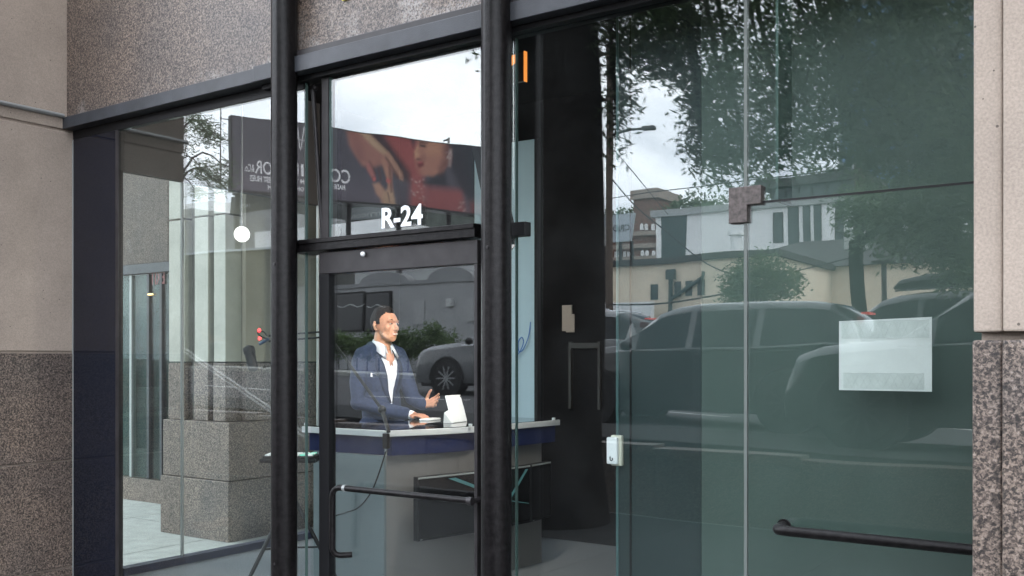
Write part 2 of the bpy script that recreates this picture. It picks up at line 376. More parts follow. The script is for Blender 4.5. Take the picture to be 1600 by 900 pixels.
tag(MB().box(yt.x-.016, yt.x+.016, 3.414, 3.4235, yt.z-.016, yt.z+.05).build('yellow_tag', mat('yellow_plastic', (.75,.68,.10), .5), None, bevel=.002), 'small yellow tag on the granite above the door', 'tag')
# right pier
pr = thing('concrete_pier', 'beige concrete pier with speckled granite base at right edge', 'pier', (0, 2.9, 0))
xs0, xs1 = XR, -.386
MB().box(xs0+.01, .8, YP+.06, 3.6, 0, 4.8).build('core', concrete, pr)
xg = -.412
for a, b, y in ((xs0, xs1-.003, YP+.006), (xs1, .8, YP-.014)):
    MB().box(a, b, y, 3.4, pz+.035, 4.8).build('concrete_panel', concrete, pr, bevel=.005)
for a, b, y in ((xs0-.002, xs1-.003, YP+.000), (xs1-.001, .81, YP-.022)):
    for z0, z1 in ((0, .30), (.306, .93), (.936, pz+.015)):
        MB().box(a, b, y, 3.38, z0, z1).build('granite_slab', granite, pr, bevel=.006)
# granite wall above the shop front
gw = thing('granite_wall', 'speckled brown granite wall panels above the shop front', 'wall', (-3, 3.5, 3.1))
MB().box(XL-.05, .8, 3.50, 3.62, 3.12, 9.0).build('backing', concrete, gw)
for a, b in ((XL+.002, -3.742), (-3.735, -2.425), (-2.418, -1.16), (-1.153, .5)):
    for z0, z1 in ((3.118 if a > -5 else 3.072, 4.6), (4.61, 6.1), (6.11, 7.6)):
        MB().box(a, b, 3.425, 3.50, z0, z1).build('granite_slab', granite_wash, gw, bevel=.004)
ub = MB().box(XL, 5, 3.63, 14, 3.72, 9.0).build('building_mass', concrete, gw)
ov = thing('shade_slab', 'unseen slab added over the pavement to dim the facade', 'building', (-6, 2, 5))
MB().box(-1.7, 9, .1, 3.40, 5.0, 9.2).build('shade_block', concrete, ov)  # unseen mass added above the frame to cut skylight on the facade
# header beam
hb = thing('header_beam', 'dark grey metal header beam over the door and glass', 'beam', (-2.2, 3.45, 3.0))
MB().box(-3.93, XR+.05, 3.37, 3.52, 3.0, 3.078).build('beam_face', metal_d, hb, bevel=.003)
MB().box(-3.74, XR+.05, 3.388, 3.52, 3.082, 3.112).build('drip_strip', metal_frame, hb, bevel=.003)
MB().box(-3.93, XR+.05, 3.43, 3.52, 2.975, 2.998).build('shadow_strip', black, hb)
# projecting fascia over the left window
fa = thing('metal_fascia', 'projecting grey metal fascia over the left shop window', 'fascia', (-4.8, 3.42, 3.0))
MB().prism([(XL-.004, 3.40), (-3.93, 3.375), (-3.915, 3.425), (-3.915, 3.52), (XL+.008, 3.52)], 3.0, 3.07).build('fascia_box', metal_d, fa, bevel=.003)
MB().box(XL+.01, -3.66, 3.462, 3.50, 2.945, 2.997).build('head_frame', black, fa)
# round steel posts
def post(px, label):
    c = P(px, 560, 3.36)
    o = thing('steel_post', label, 'post', (c.x, c.y, 0), 'round posts in front of the shop front')
    n = 40; vs = []; 
    prof = []
    for k in range(n):
        t = 2*math.pi*k/n; r = .064*(1-.035*(1 if k % 10 == 0 else 0)); prof.append((c.x+r*math.cos(t), c.y+r*math.sin(t)))
    MB().prism(prof, 0, 5.2).build('shaft', metal_b, o, True)
    MB().tube([(c.x, c.y, 0), (c.x, c.y, .05)], .085, 24).build('base_ring', metal_b, o, True)
    for zz in (.6, 2.06):
        MB().tube([(c.x, c.y-.062, zz), (c.x, c.y-.0675, zz)], .006, 8).build('screw', metal_frame, o)
post(444, 'round dark bronze post left of the glass door'); post(775.5, 'round dark bronze post right of the glass door')

# left window
def glass_box(x0, x1, z0, z1, name, par, m_=None, y=YF): return MB().box(x0, x1, y, y+.012, z0, z1).build(name, m_ or glass, par)
xa = P(478, 300, YF).x
lw_ = thing('shop_window', 'tall clear shop window under the grey fascia', 'window', (-4.7, YF, 0))
glass_box(XL+.016, xa-.004, .12, 2.943, 'glass_pane', lw_)
MB().box(xa-.004, xa, YF-.002, YF+.014, .12, 3.0).build('glass_edge', edge_g, lw_)
MB().box(XL+.002, XL+.014, YF-.01, YF+.03, .1, 2.943).build('edge_trim', edge_w, lw_)
xn = P(187, 500, YF).x
MB().box(XL+.015, xn-.03, YF-.008, YF-.003, .12, 2.943).build('navy_panel', mat('added_navy_gloss', (.005,.007,.014), .05), lw_)  # added in front of the glass to dim the pier's reflection
MB().box(xn-.029, xn, YF-.009, YF-.002, .12, 2.943).build('panel_edge', metal_frame, lw_)  # edge of the added navy panel
MB().box(XL+.01, xa, YF-.05, YF+.08, 0, .118).build('sill', metal_frame, lw_)
# dark jamb beside the door, with its stay arm
xb = P(505, 300, YF).x; xc = P(516, 300, YF).x; xd = P(751, 300, YF).x
ja = thing('door_jamb', 'narrow dark recess between left window and glass door', 'jamb', (-3.6, YF, 0))
MB().box(xa+.012, xb-.002, YF+.10, YF+.13, 2.12, 2.99).build('back_panel', black_gloss, ja)
MB().box(xa+.012, xb-.002, YF+.02, YF+.028, FL, 2.10).build('glass_pane', glass_in, ja)
p0 = P(489, 140, YF+.04); p1 = P(504, 372, YF+.04)
MB().tube([p0, p1], .011, 10).build('stay_arm', metal_frame, ja, True)
MB().ball(P(492, 137, YF+.04), .016).build('stay_pivot', metal_frame, ja, True)
# transom over the door
zt0, zt1 = 2.135, 2.19
tw = thing('transom_window', 'clear transom window over the door lettered R-24', 'window', (-3.05, YF, 2.13))
glass_box(xc, xd, 2.19, 2.975, 'glass_pane', tw)
MB().box(xb, xc-.002, YF-.012, YF+.05, 2.19, 2.975).build('frame', metal_frame, tw, bevel=.002)
MB().box(xc-.002, xc+.004, YF-.004, YF+.014, 2.19, 2.975).build('glass_edge', edge_g, tw)
zb_ = PX(465, 396, P(465, 396, YF-.03).x).z
MB().box(P(464, 0, YF).x, xd, YF-.045, YF+.10, 2.125, 2.187).build('transom_bar', metal_b, tw, bevel=.004)
MB().box(P(464, 0, YF).x, xd, YF-.055, YF-.047, 2.165, 2.184).build('bar_lip', metal_b, tw)
a_ = P(596, 357, YF-.006); b_ = P(660, 351, YF-.006)
put_text('lettering', 'R-24', .12, vinyl, (a_.x, YF-.004, a_.z), (1,0,0), (0,0,1), tw, weight=.0031, width=b_.x-a_.x, height=.096, ext=.0008)
# door
dl, dr = P(503, 0, YF).x, P(750, 0, YF).x
dz0, dz1 = FL-.05, 2.118
dh = P(600, 407, YF).z
do = thing('glass_door', 'dark framed glass door below the transom lettered R-24', 'door', ((dl+dr)/2, YF, dz0))
zri = P(518, 428, YF).z
MB().box(dl, dr, YF-.02, YF+.03, zri, dz1).build('top_rail', metal_frame, do, bevel=.003)
MB().box(dl, P(518, 0, YF).x, YF-.02, YF+.03, dz0, zri-.001).build('stile', black, do, bevel=.002)
MB().box(P(745, 0, YF).x, dr, YF-.02, YF+.03, dz0, zri-.001).build('stile', metal_frame, do, bevel=.002)
MB().box(P(518, 0, YF).x, P(745, 0, YF).x, YF-.02, YF+.03, dz0, dz0+.16).build('bottom_rail', metal_frame, do, bevel=.002)
glass_box(P(518, 0, YF).x, P(745, 0, YF).x, dz0+.16, zri, 'glass_pane', do)
k_ = P(567, 397, YF-.03)
MB().ball(k_, .012).build('knob', white, do, True)
# pull handle : horizontal bar and vertical grip
hy = YF-.075
h0 = P(519, 778, hy); h1 = P(535, 763, hy); h2 = P(735, 783, hy); h3 = P(519, 868, hy)
ph = [Vector((P(737,783,hy).x, YF-.02, h2.z)), Vector((P(737,783,hy).x, hy+.01, h2.z)), h2, h1]
def arc(a, corner, b, n=6):
    a, corner, b = Vector(a), Vector(corner), Vector(b)
    return [a*(1-t)**2+corner*2*t*(1-t)+b*t*t for t in [i/n for i in range(n+1)]]
hx = h0.x
path = [Vector((h2.x, hy, h2.z))]+arc((hx+.06, hy, h2.z), (hx, hy, h2.z), (hx, hy, h2.z-.06))+arc((hx, hy, h3.z+.05), (hx, hy, h3.z), (hx+.03, hy+.03, h3.z))+[Vector((hx+.06, YF-.004, h3.z))]
MB().tube(path, .0145, 14).build('pull_handle', metal_b, do, True)
MB().tube([(h2.x, hy, h2.z), (h2.x+.005, YF-.003, h2.z)], .012, 12).build('handle_foot', metal_frame, do, True)
MB().tube([(h2.x-.012, hy-.001, h2.z), (h2.x+.012, hy-.001, h2.z)], .018, 14).build('handle_cap', metal_frame, do, True)
MB().tube([(hx+.075, hy, h2.z), (hx+.092, hy, h2.z)], .0165, 14).build('grip_ring', edge_w, do, True)

# right glass wall
xj = P(1165, 0, YF).x; xr0 = P(799, 0, YF).x
zj = P(1165, 318, YF).z
gr = thing('glass_wall', 'frameless glass shop front right of the door, mirroring tree and cars', 'window', (-1.5, YF, 0))
glass_box(xr0, xj-.004, .10, 2.975, 'glass_pane', gr)
glass_box(xj+.004, XR+.35, .10, zj-.004, 'glass_pane', gr)
glass_box(xj+.004, XR+.35, zj+.004, 2.975, 'glass_pane', gr)
glass_box(xr0, XR+.35, 2.985, 3.7, 'glass_pane', gr) if False else None
MB().box(xj-.006, xj+.006, YF-.001, YF+.013, .10, 2.975).build('glass_edge', mat('silicone_joint', (.115,.13,.122), .4), gr)
xk = P(1215, 0, YF+.02).x
MB().box(xk-.005, xk+.005, YF+.013, YF+.16, zj, 2.975).build('glass_fin', edge_g, gr)
MB().box(xj+.03, XR+.35, YF+.0005, YF+.0115, zj-.0035, zj+.0035).build('glass_edge', rubber, gr)
q0, q1 = P(1139, 294, YF-.012), P(1190, 350, YF-.012)
q2 = P(1168, 318, YF-.012)
MB().prism_y([(q0.x, q1.z+.01), (q2.x, q1.z+.01), (q2.x, q2.z-.005), (q1.x, q2.z-.005), (q1.x, q0.z), (q0.x, q0.z)], YF-.018, YF+.03).build('patch_fitting', mat('rust_bronze', (.075,.062,.058), .6, 0, (60,.45)), gr, bevel=.003)
qa, qb = P(800, 348, YF-.008), P(822, 368, YF-.008)
MB().box(qa.x-.02, qb.x, YF-.016, YF+.03, qb.z, qa.z).build('patch_fitting', black, gr, bevel=.003)
MB().box(xr0, XR+.35, YF-.04, YF+.07, 0, .098).build('sill', metal_frame, gr)
sx = P(806, 0, YF+.015).x
MB().box(sx-.002, sx+.002, YF+.013, YF+.03, FL, 2.97).build('glass_fin', edge_g, gr)
# bar across the right glass
ry = YF-.10
r0, r1 = P(1212, 828, ry), P(1540, 858, ry)
hr = thing('push_bar', 'dark round push bar across the right glass pane', 'bar', (r0.x, ry, r0.z))
MB().tube([Vector((r0.x-.004, YF-.004, r0.z)), Vector((r0.x-.004, YF-.03, r0.z))]+arc((r0.x-.004, ry+.04, r0.z), (r0.x-.004, ry, r0.z), (r0.x+.04, ry, r0.z))+[Vector((-.3, ry, r0.z))], .0178, 18).build('bar', metal_b, hr, True)
MB().tube([(r0.x-.004, YF-.008, r0.z), (r0.x-.004, YF-.001, r0.z)], .026, 18).build('rosette', metal_b, hr, True)
# blank sheet stuck behind the glass
yp = YF+.016
s0, s1 = P(1311, 502, yp), P(1456, 612, yp)
ps = thing('paper_sheet', 'blank white paper sheet stuck behind the right glass', 'paper', (s0.x, yp, s1.z))
MB().prism_y([(s0.x, s1.z), (s1.x, s1.z), (s1.x, s0.z+.008), (s0.x, s0.z)], yp, yp+.0015).build('sheet', mat('paper', (.64,.66,.65), .8, 0, (6,.07), .3, 14), ps)
tape = mat('tape', (.53,.56,.545), .45, 0, (25,.08)); tl = mat('tape_crease', (.44,.47,.46), .6)
for (ya, yb, xa_, xb_) in ((503, 528, 1315, 1452), (583, 609, 1318, 1444)):
    t0, t1 = P(xa_, ya, yp), P(xb_, yb, yp)
    tp = MB().box(t0.x, t1.x, yp-.0012, yp-.0002, t1.z, t0.z).build('tape_strip', tape, ps)
    cr = MB(); n = 10
    for k in range(n):
        xx = t0.x+(t1.x-t0.x)*(k+.5)/n; d = .014*(1 if k % 2 else -1)
        jit = random.uniform(-.004, .004)
        for sg in (1, -1): cr.tube([(xx-d*sg*.8+jit, yp-.0016, t1.z+.002+random.uniform(0, .006)), (xx+d*sg*.8+jit, yp-.0016, t0.z-.002-random.uniform(0, .006))], .0004, 4)
    wob = [Vector((t0.x+(t1.x-t0.x)*i/14, yp-.0016, t0.z+.0012*math.sin(i*2.3))) for i in range(15)]
    cr.tube(wob, .0007, 4); cr.build('crease', tl, tp)
# frosted screen behind the right glass
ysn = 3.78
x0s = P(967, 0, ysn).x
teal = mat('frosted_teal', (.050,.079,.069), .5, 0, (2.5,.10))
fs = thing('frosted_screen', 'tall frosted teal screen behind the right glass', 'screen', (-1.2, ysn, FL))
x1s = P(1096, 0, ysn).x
MB().box(x0s, x1s-.002, ysn, ysn+.02, FL, 3.6).build('screen_panel', mat('frosted_shaded', (.012,.026,.027), .5, 0, (2.5,.10)), fs)  # darker sheet: the dim side of the room behind is put into its colour
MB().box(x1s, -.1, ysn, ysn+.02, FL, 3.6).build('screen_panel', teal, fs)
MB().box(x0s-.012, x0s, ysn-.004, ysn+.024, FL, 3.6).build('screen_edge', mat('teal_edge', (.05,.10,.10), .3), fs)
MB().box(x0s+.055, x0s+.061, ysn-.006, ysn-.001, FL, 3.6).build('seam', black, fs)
# access reader
rd0, rd1 = P(948, 680, 3.74), P(966, 729, 3.74)
ar = thing('access_reader', 'small white access reader on the edge of the frosted screen', 'reader', (rd0.x, 3.74, rd1.z))
MB().box(rd0.x, rd1.x-.004, 3.735, 3.755, rd1.z+.008, rd0.z-.008).build('housing', white, ar, bevel=.006)
MB().box(rd0.x+.010, rd1.x+.006, 3.756, 3.779, rd1.z, rd0.z).build('mount', mat('cream_plastic', (.62,.60,.50), .5), ar, bevel=.005)
uc = Vector(((rd0.x+rd1.x)/2-.002, 3.733, rd1.z+.03))
up = [uc+Vector((-.006, 0, .012)), uc+Vector((-.006, 0, 0))]+[uc+Vector((.006*math.cos(a), 0, .006*math.sin(a))) for a in [math.pi+math.pi*i/8 for i in range(9)]]+[uc+Vector((.006, 0, .006))]
MB().tube(up, .0022, 6).build('logo', black, ar)
# ------------------------------------------------------------------ the studio
struct(MB().box(XL+.03, 3, YF+.03, 6.5, FL-.1, FL).build('floor', carpet))
struct(MB().box(XL-.05, 3, 6.5, 6.6, FL-.1, 3.72).build('wall_back', black_wall))
struct(MB().box(XL-.05, 3, 3.53, 6.6, 3.62, 3.72).build('ceiling', black_wall))
struct(MB().box(2.9, 3.0, 3.53, 6.5, FL, 3.62).build('wall_right', black_wall))
# side window of the studio
ye = PX(500, 800, XL).y
sw = thing('side_window', 'side window of the studio looking out on the pavement', 'window', (XL, 4.6, FL))
yn = PX(181, 500, XL).y; yq = PX(190, 500, XL).y
zh = PX(196, 268, XL).z
MB().box(XL-.05, XL, 3.63, yn, FL, 3.6).build('navy_panel', navy, sw)
MB().box(XL-.05, XL+.015, yn, yq, FL, zh).build('frame', metal_frame, sw)
MB().box(XL-.05, XL-.002, yn, ye, zh, 3.61).build('bulkhead', mat('bulkhead', (.035,.033,.033), .6), sw)
MB().box(XL-.03, XL-.02, yq, PX(288, 0, XL).y-.004, FL+.05, zh).build('glass_pane', glass_in, sw)
MB().box(XL-.03, XL-.02, PX(288, 0, XL).y+.004, ye, FL+.05, zh).build('glass_pane', glass_in, sw)
for pp in (288, 500):
    y_ = PX(pp, 0, XL).y; MB().box(XL-.035, XL-.012, y_-.006, y_+.006, FL+.05, zh).build('pane_joint', edge_w, sw)
MB().box(XL-.05, XL+.03, yq, ye, FL-.1, FL+.05).build('sill', navy, sw)
struct(MB().box(XL-.05, XL, ye+.012, 6.5, FL, 3.61).build('wall_side', black_wall))
# pale blue backdrop panel
bp0 = thing('backdrop_panel', 'pale blue backdrop panel standing against the black back wall', 'panel', (-4.5, 6.42, FL))
xb1 = P(838, 0, 6.42).x
bluep = mat('pale_blue', (.30,.42,.49), .6, 0, (1.2,.06))
MB().box(-4.80, xb1, 6.40, 6.44, FL, 3.3).build('panel_face', bluep, bp0)
MB().box(xb1+.001, xb1+.03, 6.39, 6.445, FL, 3.3).build('panel_edge', black, bp0)
# blue cord hanging in front of the panel
cw = [P(829, 503, 6.33), P(826, 525, 6.33), P(818, 545, 6.33), P(811, 549, 6.33), P(810, 535, 6.33), P(815, 527, 6.33), P(818, 535, 6.33), P(812, 550, 6.33), P(805, 557, 6.33)]
def smooth_path(pts, n=6):
    pts = [Vector(p) for p in pts]; o = []
    for i in range(len(pts)-1):
        p0_, p1_, p2_, p3_ = pts[max(i-1,0)], pts[i], pts[i+1], pts[min(i+2, len(pts)-1)]
        for k in range(n):
            t = k/n; o.append(.5*((2*p1_)+(p2_-p0_)*t+(2*p0_-5*p1_+4*p2_-p3_)*t*t+(3*p1_-p0_-3*p2_+p3_)*t**3))
    o.append(pts[-1]); return o
co = MB().tube(smooth_path(cw), .004, 6).build('blue_cord', mat('blue_cord', (.02,.10,.32), .5), None, True)
tag(co, 'looped blue cord hanging in front of the pale blue panel', 'cord')
# switch plates and panel on the back wall
sp_ = thing('wall_switch', 'two pale switch plates on the black back wall', 'switch', P(886, 500, 6.48))
cream = mat('cream_plate', (.25,.21,.18), .5)
for (ax, ay, bx, by, yy) in ((878, 477, 893, 517, 6.48), (884, 491, 897, 519, 6.465)):
    u0, u1 = P(ax, ay, yy), P(bx, by, yy); MB().box(u0.x, u1.x, yy, yy+.0145, u1.z, u0.z).build('plate', cream, sp_, bevel=.003)
fr = thing('panel_frame', 'thin metal frame mounted on the black back wall', 'frame', P(914, 640, 6.47))
fm = mat('frame_grey', (.018,.017,.016), .5)
u0, u1 = P(889, 534, 6.47), P(938, 640, 6.47)
for (a, b, c, d) in ((u0.x, u0.x+.02, u1.z, u0.z), (u1.x-.02, u1.x, u1.z, u0.z), (u0.x+.021, u1.x-.021, u0.z-.05, u0.z-.01)):
    MB().box(a, b, 6.462, 6.499, c, d).build('frame_bar', fm, fr)
# exit style sign
es_ = P(818, 105, 4.9)
sg = thing('exit_sign', 'small sign with glowing orange edge under the studio ceiling', 'sign', es_)
s0, s1 = P(802, 84, 4.9), P(820, 126, 4.9)
org = mat('orange_glow', (.9,.35,.08), .5, emit=(1,.32,.06), es=.42)
MB().box(s0.x-.08, s1.x-.012, 4.90, 4.925, s1.z, s0.z).build('plate', mat('brown_plate', (.05,.03,.025), .4), sg)
MB().box(s1.x-.0068, s1.x, 4.897, 4.928, s1.z-.004, s0.z+.004).build('glow_edge', org, sg, bevel=.003)
s2 = P(806, 102, 4.893)
MB().prism_y([(s0.x-.02, s2.z), (s2.x, s2.z+.02), (s2.x, s0.z-.01), (s0.x-.02, s0.z-.01)], 4.893, 4.899).build('letter', org, sg)
MB().tube([(s1.x-.1, 4.912, s0.z), (s1.x-.1, 4.912, 3.62)], .008, 8).build('stem', black, sg)

# desk --------------------------------------------------------------
DT = 1.176
dk = thing('presenter_desk', 'curved presenter desk with brushed metal front and navy band', 'desk', (-4.1, 5.0, FL))
front_k = [(-3.945, 4.38), (-3.86, 4.56), (-3.776, 4.78), (-3.72, 5.05), (-3.685, 5.35), (-3.665, 5.62), (-3.655, 5.87)]
front = [(q.x, q.y) for q in smooth_path([Vector((a, b, 0)) for a, b in front_k], 6)]
back = [(-4.20, 5.90), (-4.36, 5.60), (-4.44, 5.2), (-4.50, 4.8), (-4.64, 4.37)]
def inset(poly, d):
    cx = sum(p[0] for p in poly)/len(poly); cy_ = sum(p[1] for p in poly)/len(poly); o = []
    for x, y in poly:
        v = Vector((x-cx, y-cy_)); L = v.length; v *= (L-d)/L; o.append((cx+v.x, cy_+v.y))
    return o
top = front+back
alum = mat('brushed_metal', (.25,.236,.230), .36, .6, (3,.05))
gtop = mat('desk_glass', (.012,.013,.016), .04, 0, spec=.7)
rim = mat('desk_rim', (.45,.46,.47), .3)
navyb = mat('navy_band', (.010,.015,.052), .3)
MB().prism(top, DT-.042, DT-.004).build('top_rim', rim, dk, bevel=.004)
MB().prism(inset(top, .015), DT-.0035, DT).build('glass_top', gtop, dk)
MB().prism(inset(top, .05), DT-.155, DT-.043).build('navy_band', navyb, dk, True)
body_k = [(-3.975, 4.425), (-3.895, 4.59), (-3.815, 4.80), (-3.765, 5.06), (-3.73, 5.35), (-3.71, 5.56), (-3.70, 5.70)]
body = [(q.x, q.y) for q in smooth_path([Vector((a, b, 0)) for a, b in body_k], 6)]+[(-4.18, 5.72), (-4.32, 5.50), (-4.42, 5.1), (-4.48, 4.75), (-4.56, 4.425)]
MB().prism(body, FL, DT-.156).build('body', alum, dk, True)
frost = mat('frosted_blue', (.125,.15,.158), .45, 0, (2,.06))
MB().box(-4.57, -3.975, 4.405, 4.424, FL, DT-.158).build('end_panel', frost, dk)
for px_, Y_ in ((478, 4.40), (865, 5.75), (735, 4.92)):
    c = P(px_, 600, Y_); MB().tube([(c.x, c.y, DT+.0005), (c.x, c.y, DT+.016)], .012, 10).build('stud', rim, dk, True)
# monitors on the desk front
def monitor(px0, X0, px1, X1, label):
    a = PX(px0, 600, X0); b = PX(px1, 600, X1); z0, z1 = .52, .90
    d = Vector((b.x-a.x, b.y-a.y, 0)); L = d.length; d.normalize(); nrm = Vector((d.y, -d.x, 0))
    c = Vector(((a.x+b.x)/2, (a.y+b.y)/2, (z0+z1)/2))
    o = thing('monitor', label, 'monitor', (c.x, c.y, z0), 'monitors on the desk front')
    MB().obox(c-nrm*.02, d*(L/2), nrm*.02, Vector((0,0,(z1-z0)/2))).build('casing', black, o, bevel=.004)
    MB().obox(c+nrm*.001, d*(L/2-.012), nrm*.001, Vector((0,0,(z1-z0)/2-.016))).build('screen', black_gloss, o)
    MB().obox(c+nrm*.002+Vector((0,0,(z1-z0)/2-.007)), d*(L/2-.006), nrm*.0012, Vector((0,0,.005))).build('top_bezel', edge_w, o)
    MB().obox(c-nrm*.002+d*(-L/2+.03)+Vector((0,0,-(z1-z0)/2+.008)), d*.008, nrm*.0035, Vector((0,0,.002))).build('badge', edge_w, o)
    MB().obox(c-nrm*.03, d*(L/6), nrm*.012, Vector((0,0,.08))).build('bracket', black, o)
    return o, c, d, nrm, L
scr = mat('screen_line', (.05,.12,.125), .4, emit=(.12,.40,.42), es=.04)
m1, c1, d1, n1_, L1 = monitor(652, -3.77, 767, -3.645, 'left monitor on the metal desk front')
v0 = c1+n1_*.004; 
ln = MB(); ln.quad(v0-d1*.06+Vector((0,0,.165)), v0-d1*.0+Vector((0,0,.165)), v0+d1*.28+Vector((0,0,.06)), v0+d1*.27+Vector((0,0,.045))); ln.build('screen_graphic', scr, m1)
m2, c2, d2, n2_, L2 = monitor(769, -3.640, 829, -3.607, 'middle monitor on the metal desk front behind the post')
v0 = c2+n2_*.004; L_ = L2/2
ln = MB(); ln.quad(v0+d2*(L_-.06)+Vector((0,0,.165)), v0+d2*(L_-.03)+Vector((0,0,.165)), v0-d2*.02+Vector((0,0,-.02)), v0-d2*.05+Vector((0,0,-.02))); ln.quad(v0-d2*.05+Vector((0,0,-.02)), v0-d2*.02+Vector((0,0,-.02)), v0+d2*(L_-.02)+Vector((0,0,-.06)), v0+d2*(L_-.02)+Vector((0,0,-.064))); ln.build('screen_graphic', scr, m2)
m3, *_ = monitor(830, -3.606, 861, -3.615, 'right monitor at the far end of the desk front')
# tablet on folio stand
ta = thing('tablet', 'white tablet propped on its folio stand on the desk', 'tablet', (-4.03, 5.18, DT))
tb = PT(718, 660, 6.55); ax = (PT(737, 660, 6.72)-PT(700, 661, 6.42)); ax.z = 0; ax.normalize()
nn = Vector((ax.y, -ax.x, 0))          # points towards the camera side
base = Vector((tb.x, tb.y, DT+.001)); W_, H_ = .104, .185
tilt = (Vector((0,0,1))-nn*.28).normalized(); thick = tilt.cross(ax).normalized()
MB().obox(base+tilt*(H_*.30), ax*W_, thick*.004, tilt*(H_*.30)).build('folio', white, ta, bevel=.003)
MB().obox(base+tilt*(H_*.80)-ax*.002, ax*(W_*.97), thick*.005, tilt*(H_*.205)).build('tablet_body', white, ta, bevel=.004)
MB().tube([base+tilt*(H_*.94)+ax*(W_*.86)+thick*(-.005 if thick.dot(nn) < 0 else .005), base+tilt*(H_*.94)+ax*(W_*.86)+nn*.010], .007, 10).build('camera_bump', black, ta)
flap = [base-ax*W_+Vector((0,0,0)), base-ax*(W_+.02)-nn*.05, base-ax*(W_+.045)-nn*.03+Vector((0,0,.07)), base-ax*(W_+.01)+Vector((0,0,.095))]
fm_ = MB(); fm_.add(flap+[p-nn*.003 for p in flap], [(0,1,2,3),(7,6,5,4),(0,4,5,1),(1,5,6,2),(2,6,7,3),(3,7,4,0)]); fm_.build('flap', white, ta)
kb = PT(672, 657, 6.78)
kb_ = MB().obox((kb.x, kb.y, DT+.007), ax*.085, Vector((ax.y, -ax.x, 0))*.035, (0,0,.006)).build('notepad', white, None, bevel=.003, loc=(kb.x, kb.y, DT))
tag(kb_, 'small flat white pad under the presenter\'s hand on the desk', 'pad')
# boom microphone
bm_ = thing('microphone_arm', 'black boom arm with studio microphone clamped to the desk', 'microphone', P(604, 690, 4.40))
dkc = P(604, 685, 4.372); j1 = P(597, 640, 4.45); el_ = PT(512, 522, 6.0); mh = PT(420, 529, 6.05); 
MB().obox((dkc.x, 4.368, dkc.z-.015), (.020,0,0), (0,.012,0), (0,0,.045)).build('clamp', black, bm_, bevel=.004)
MB().tube([(dkc.x, 4.366, dkc.z-.10), (dkc.x, 4.366, dkc.z-.06)], .007, 8).build('clamp_screw', edge_w, bm_)
MB().tube([(dkc.x, 4.39, DT-.01), j1], .012, 10).build('riser', black, bm_, True)
MB().ball(j1, .026).build('joint', black, bm_, True)
for s in (-.014, .014):
    MB().tube([j1+Vector((s, 0, -s*.6)), el_+Vector((s, 0, -s*.6))], .0065, 8).build('lower_arm', black, bm_, True)
    MB().tube([el_+Vector((0, 0, s*1.2)), mh+Vector((0, 0, s*1.2))], .006, 8).build('upper_arm', black, bm_, True)
MB().ball(el_, .022).build('joint', black, bm_, True)
mc = PT(397, 545, 6.05)
MB().tube([mh, PT(405, 538, 6.05)], .010, 8).build('mount', mat('blue_clip', (.02,.045,.09), .4), bm_, True)
ma, mb_ = PT(388, 542, 6.05), PT(396, 577, 5.98)
dv = (mb_-ma)
mic = MB().tube([ma, ma+dv*.08, ma+dv*.28, ma+dv*.34, ma+dv*.92, mb_], [.022, .036, .036, .028, .032, .028], 16).build('microphone', black, bm_, True)
MB().tube([ma+dv*.955, ma+dv*1.01], .026, 16).build('end_ring', metal_frame, mic, True)
for k in range(3):
    c = ma+dv*(.30+.14*k); ring = [c+Vector((.048*math.cos(t)*.9, .0, .048*math.sin(t))) for t in [2*math.pi*i/16 for i in range(17)]]
    MB().tube(ring, .003, 5, False).build('shock_mount', black, bm_)
lp = PT(408, 522, 6.05); MB().tube(smooth_path([lp+Vector((.05,0,-.01)), lp+Vector((.02,0,.015)), lp+Vector((-.03,0,.012)), lp+Vector((-.02,0,-.005)), lp+Vector((.05,0,-.03))]), .004, 6).build('cable_loop', black, bm_, True)
cab = smooth_path([P(603, 705, 4.36), P(590, 745, 4.34), P(578, 772, 4.33), P(560, 793, 4.34), P(540, 801, 4.34), P(522, 808, 4.35), P(512, 830, 4.36), P(512, 960, 4.38)])
MB().tube(cab, .0045, 6).build('cable', black, bm_, True)
# control pad on a tripod
tp = PT(455, 712, 5.75)
tr = thing('tripod_stand', 'black tripod with small tray behind the left post', 'tripod', (tp.x, tp.y, FL))
axl = Vector(RT+(0,)) ; axd = Vector(FW+(0,))
MB().obox((tp.x, tp.y, tp.z-.02), axl*.16, axd*.10, (0,0,.012)).build('tray', black, tr, bevel=.003)
MB().tube([(tp.x, tp.y, tp.z-.03), (tp.x, tp.y, FL+.45)], .016, 10).build('column', black, tr, True)
for a in (0.35, 2.45, 4.5):
    e_ = Vector((tp.x+.36*math.cos(a), tp.y+.36*math.sin(a), FL+.006)); MB().tube([(tp.x, tp.y, FL+.62), e_], .012, 8).build('leg', black, tr, True)
    MB().tube([(tp.x, tp.y, FL+.30), Vector((tp.x, tp.y, FL+.62)).lerp(e_, .5)], .006, 6).build('brace', black, tr, True)
cp = thing('control_pad', 'control pad with rows of white and green keys on the tray', 'control pad', (tp.x, tp.y, tp.z-.006))
MB().obox((tp.x, tp.y, tp.z+.000), axl*.145, axd*.085, (0,0,.006)).build('base', metal_frame, cp, bevel=.002)
wk = mat('white_key', (.75,.76,.76), .4); gk = mat('green_key', (.15,.55,.42), .4, emit=(.1,.6,.4), es=.12)
for i in range(7):
    for j in range(4):
        c = Vector((tp.x, tp.y, tp.z+.009))+axl*(-.12+.04*i)+axd*(-.06+.04*j)
        MB().obox(c, axl*.015, axd*.014, (0,0,.004)).build('key', gk if (i > 4 and (i+j) % 2) else wk, cp)
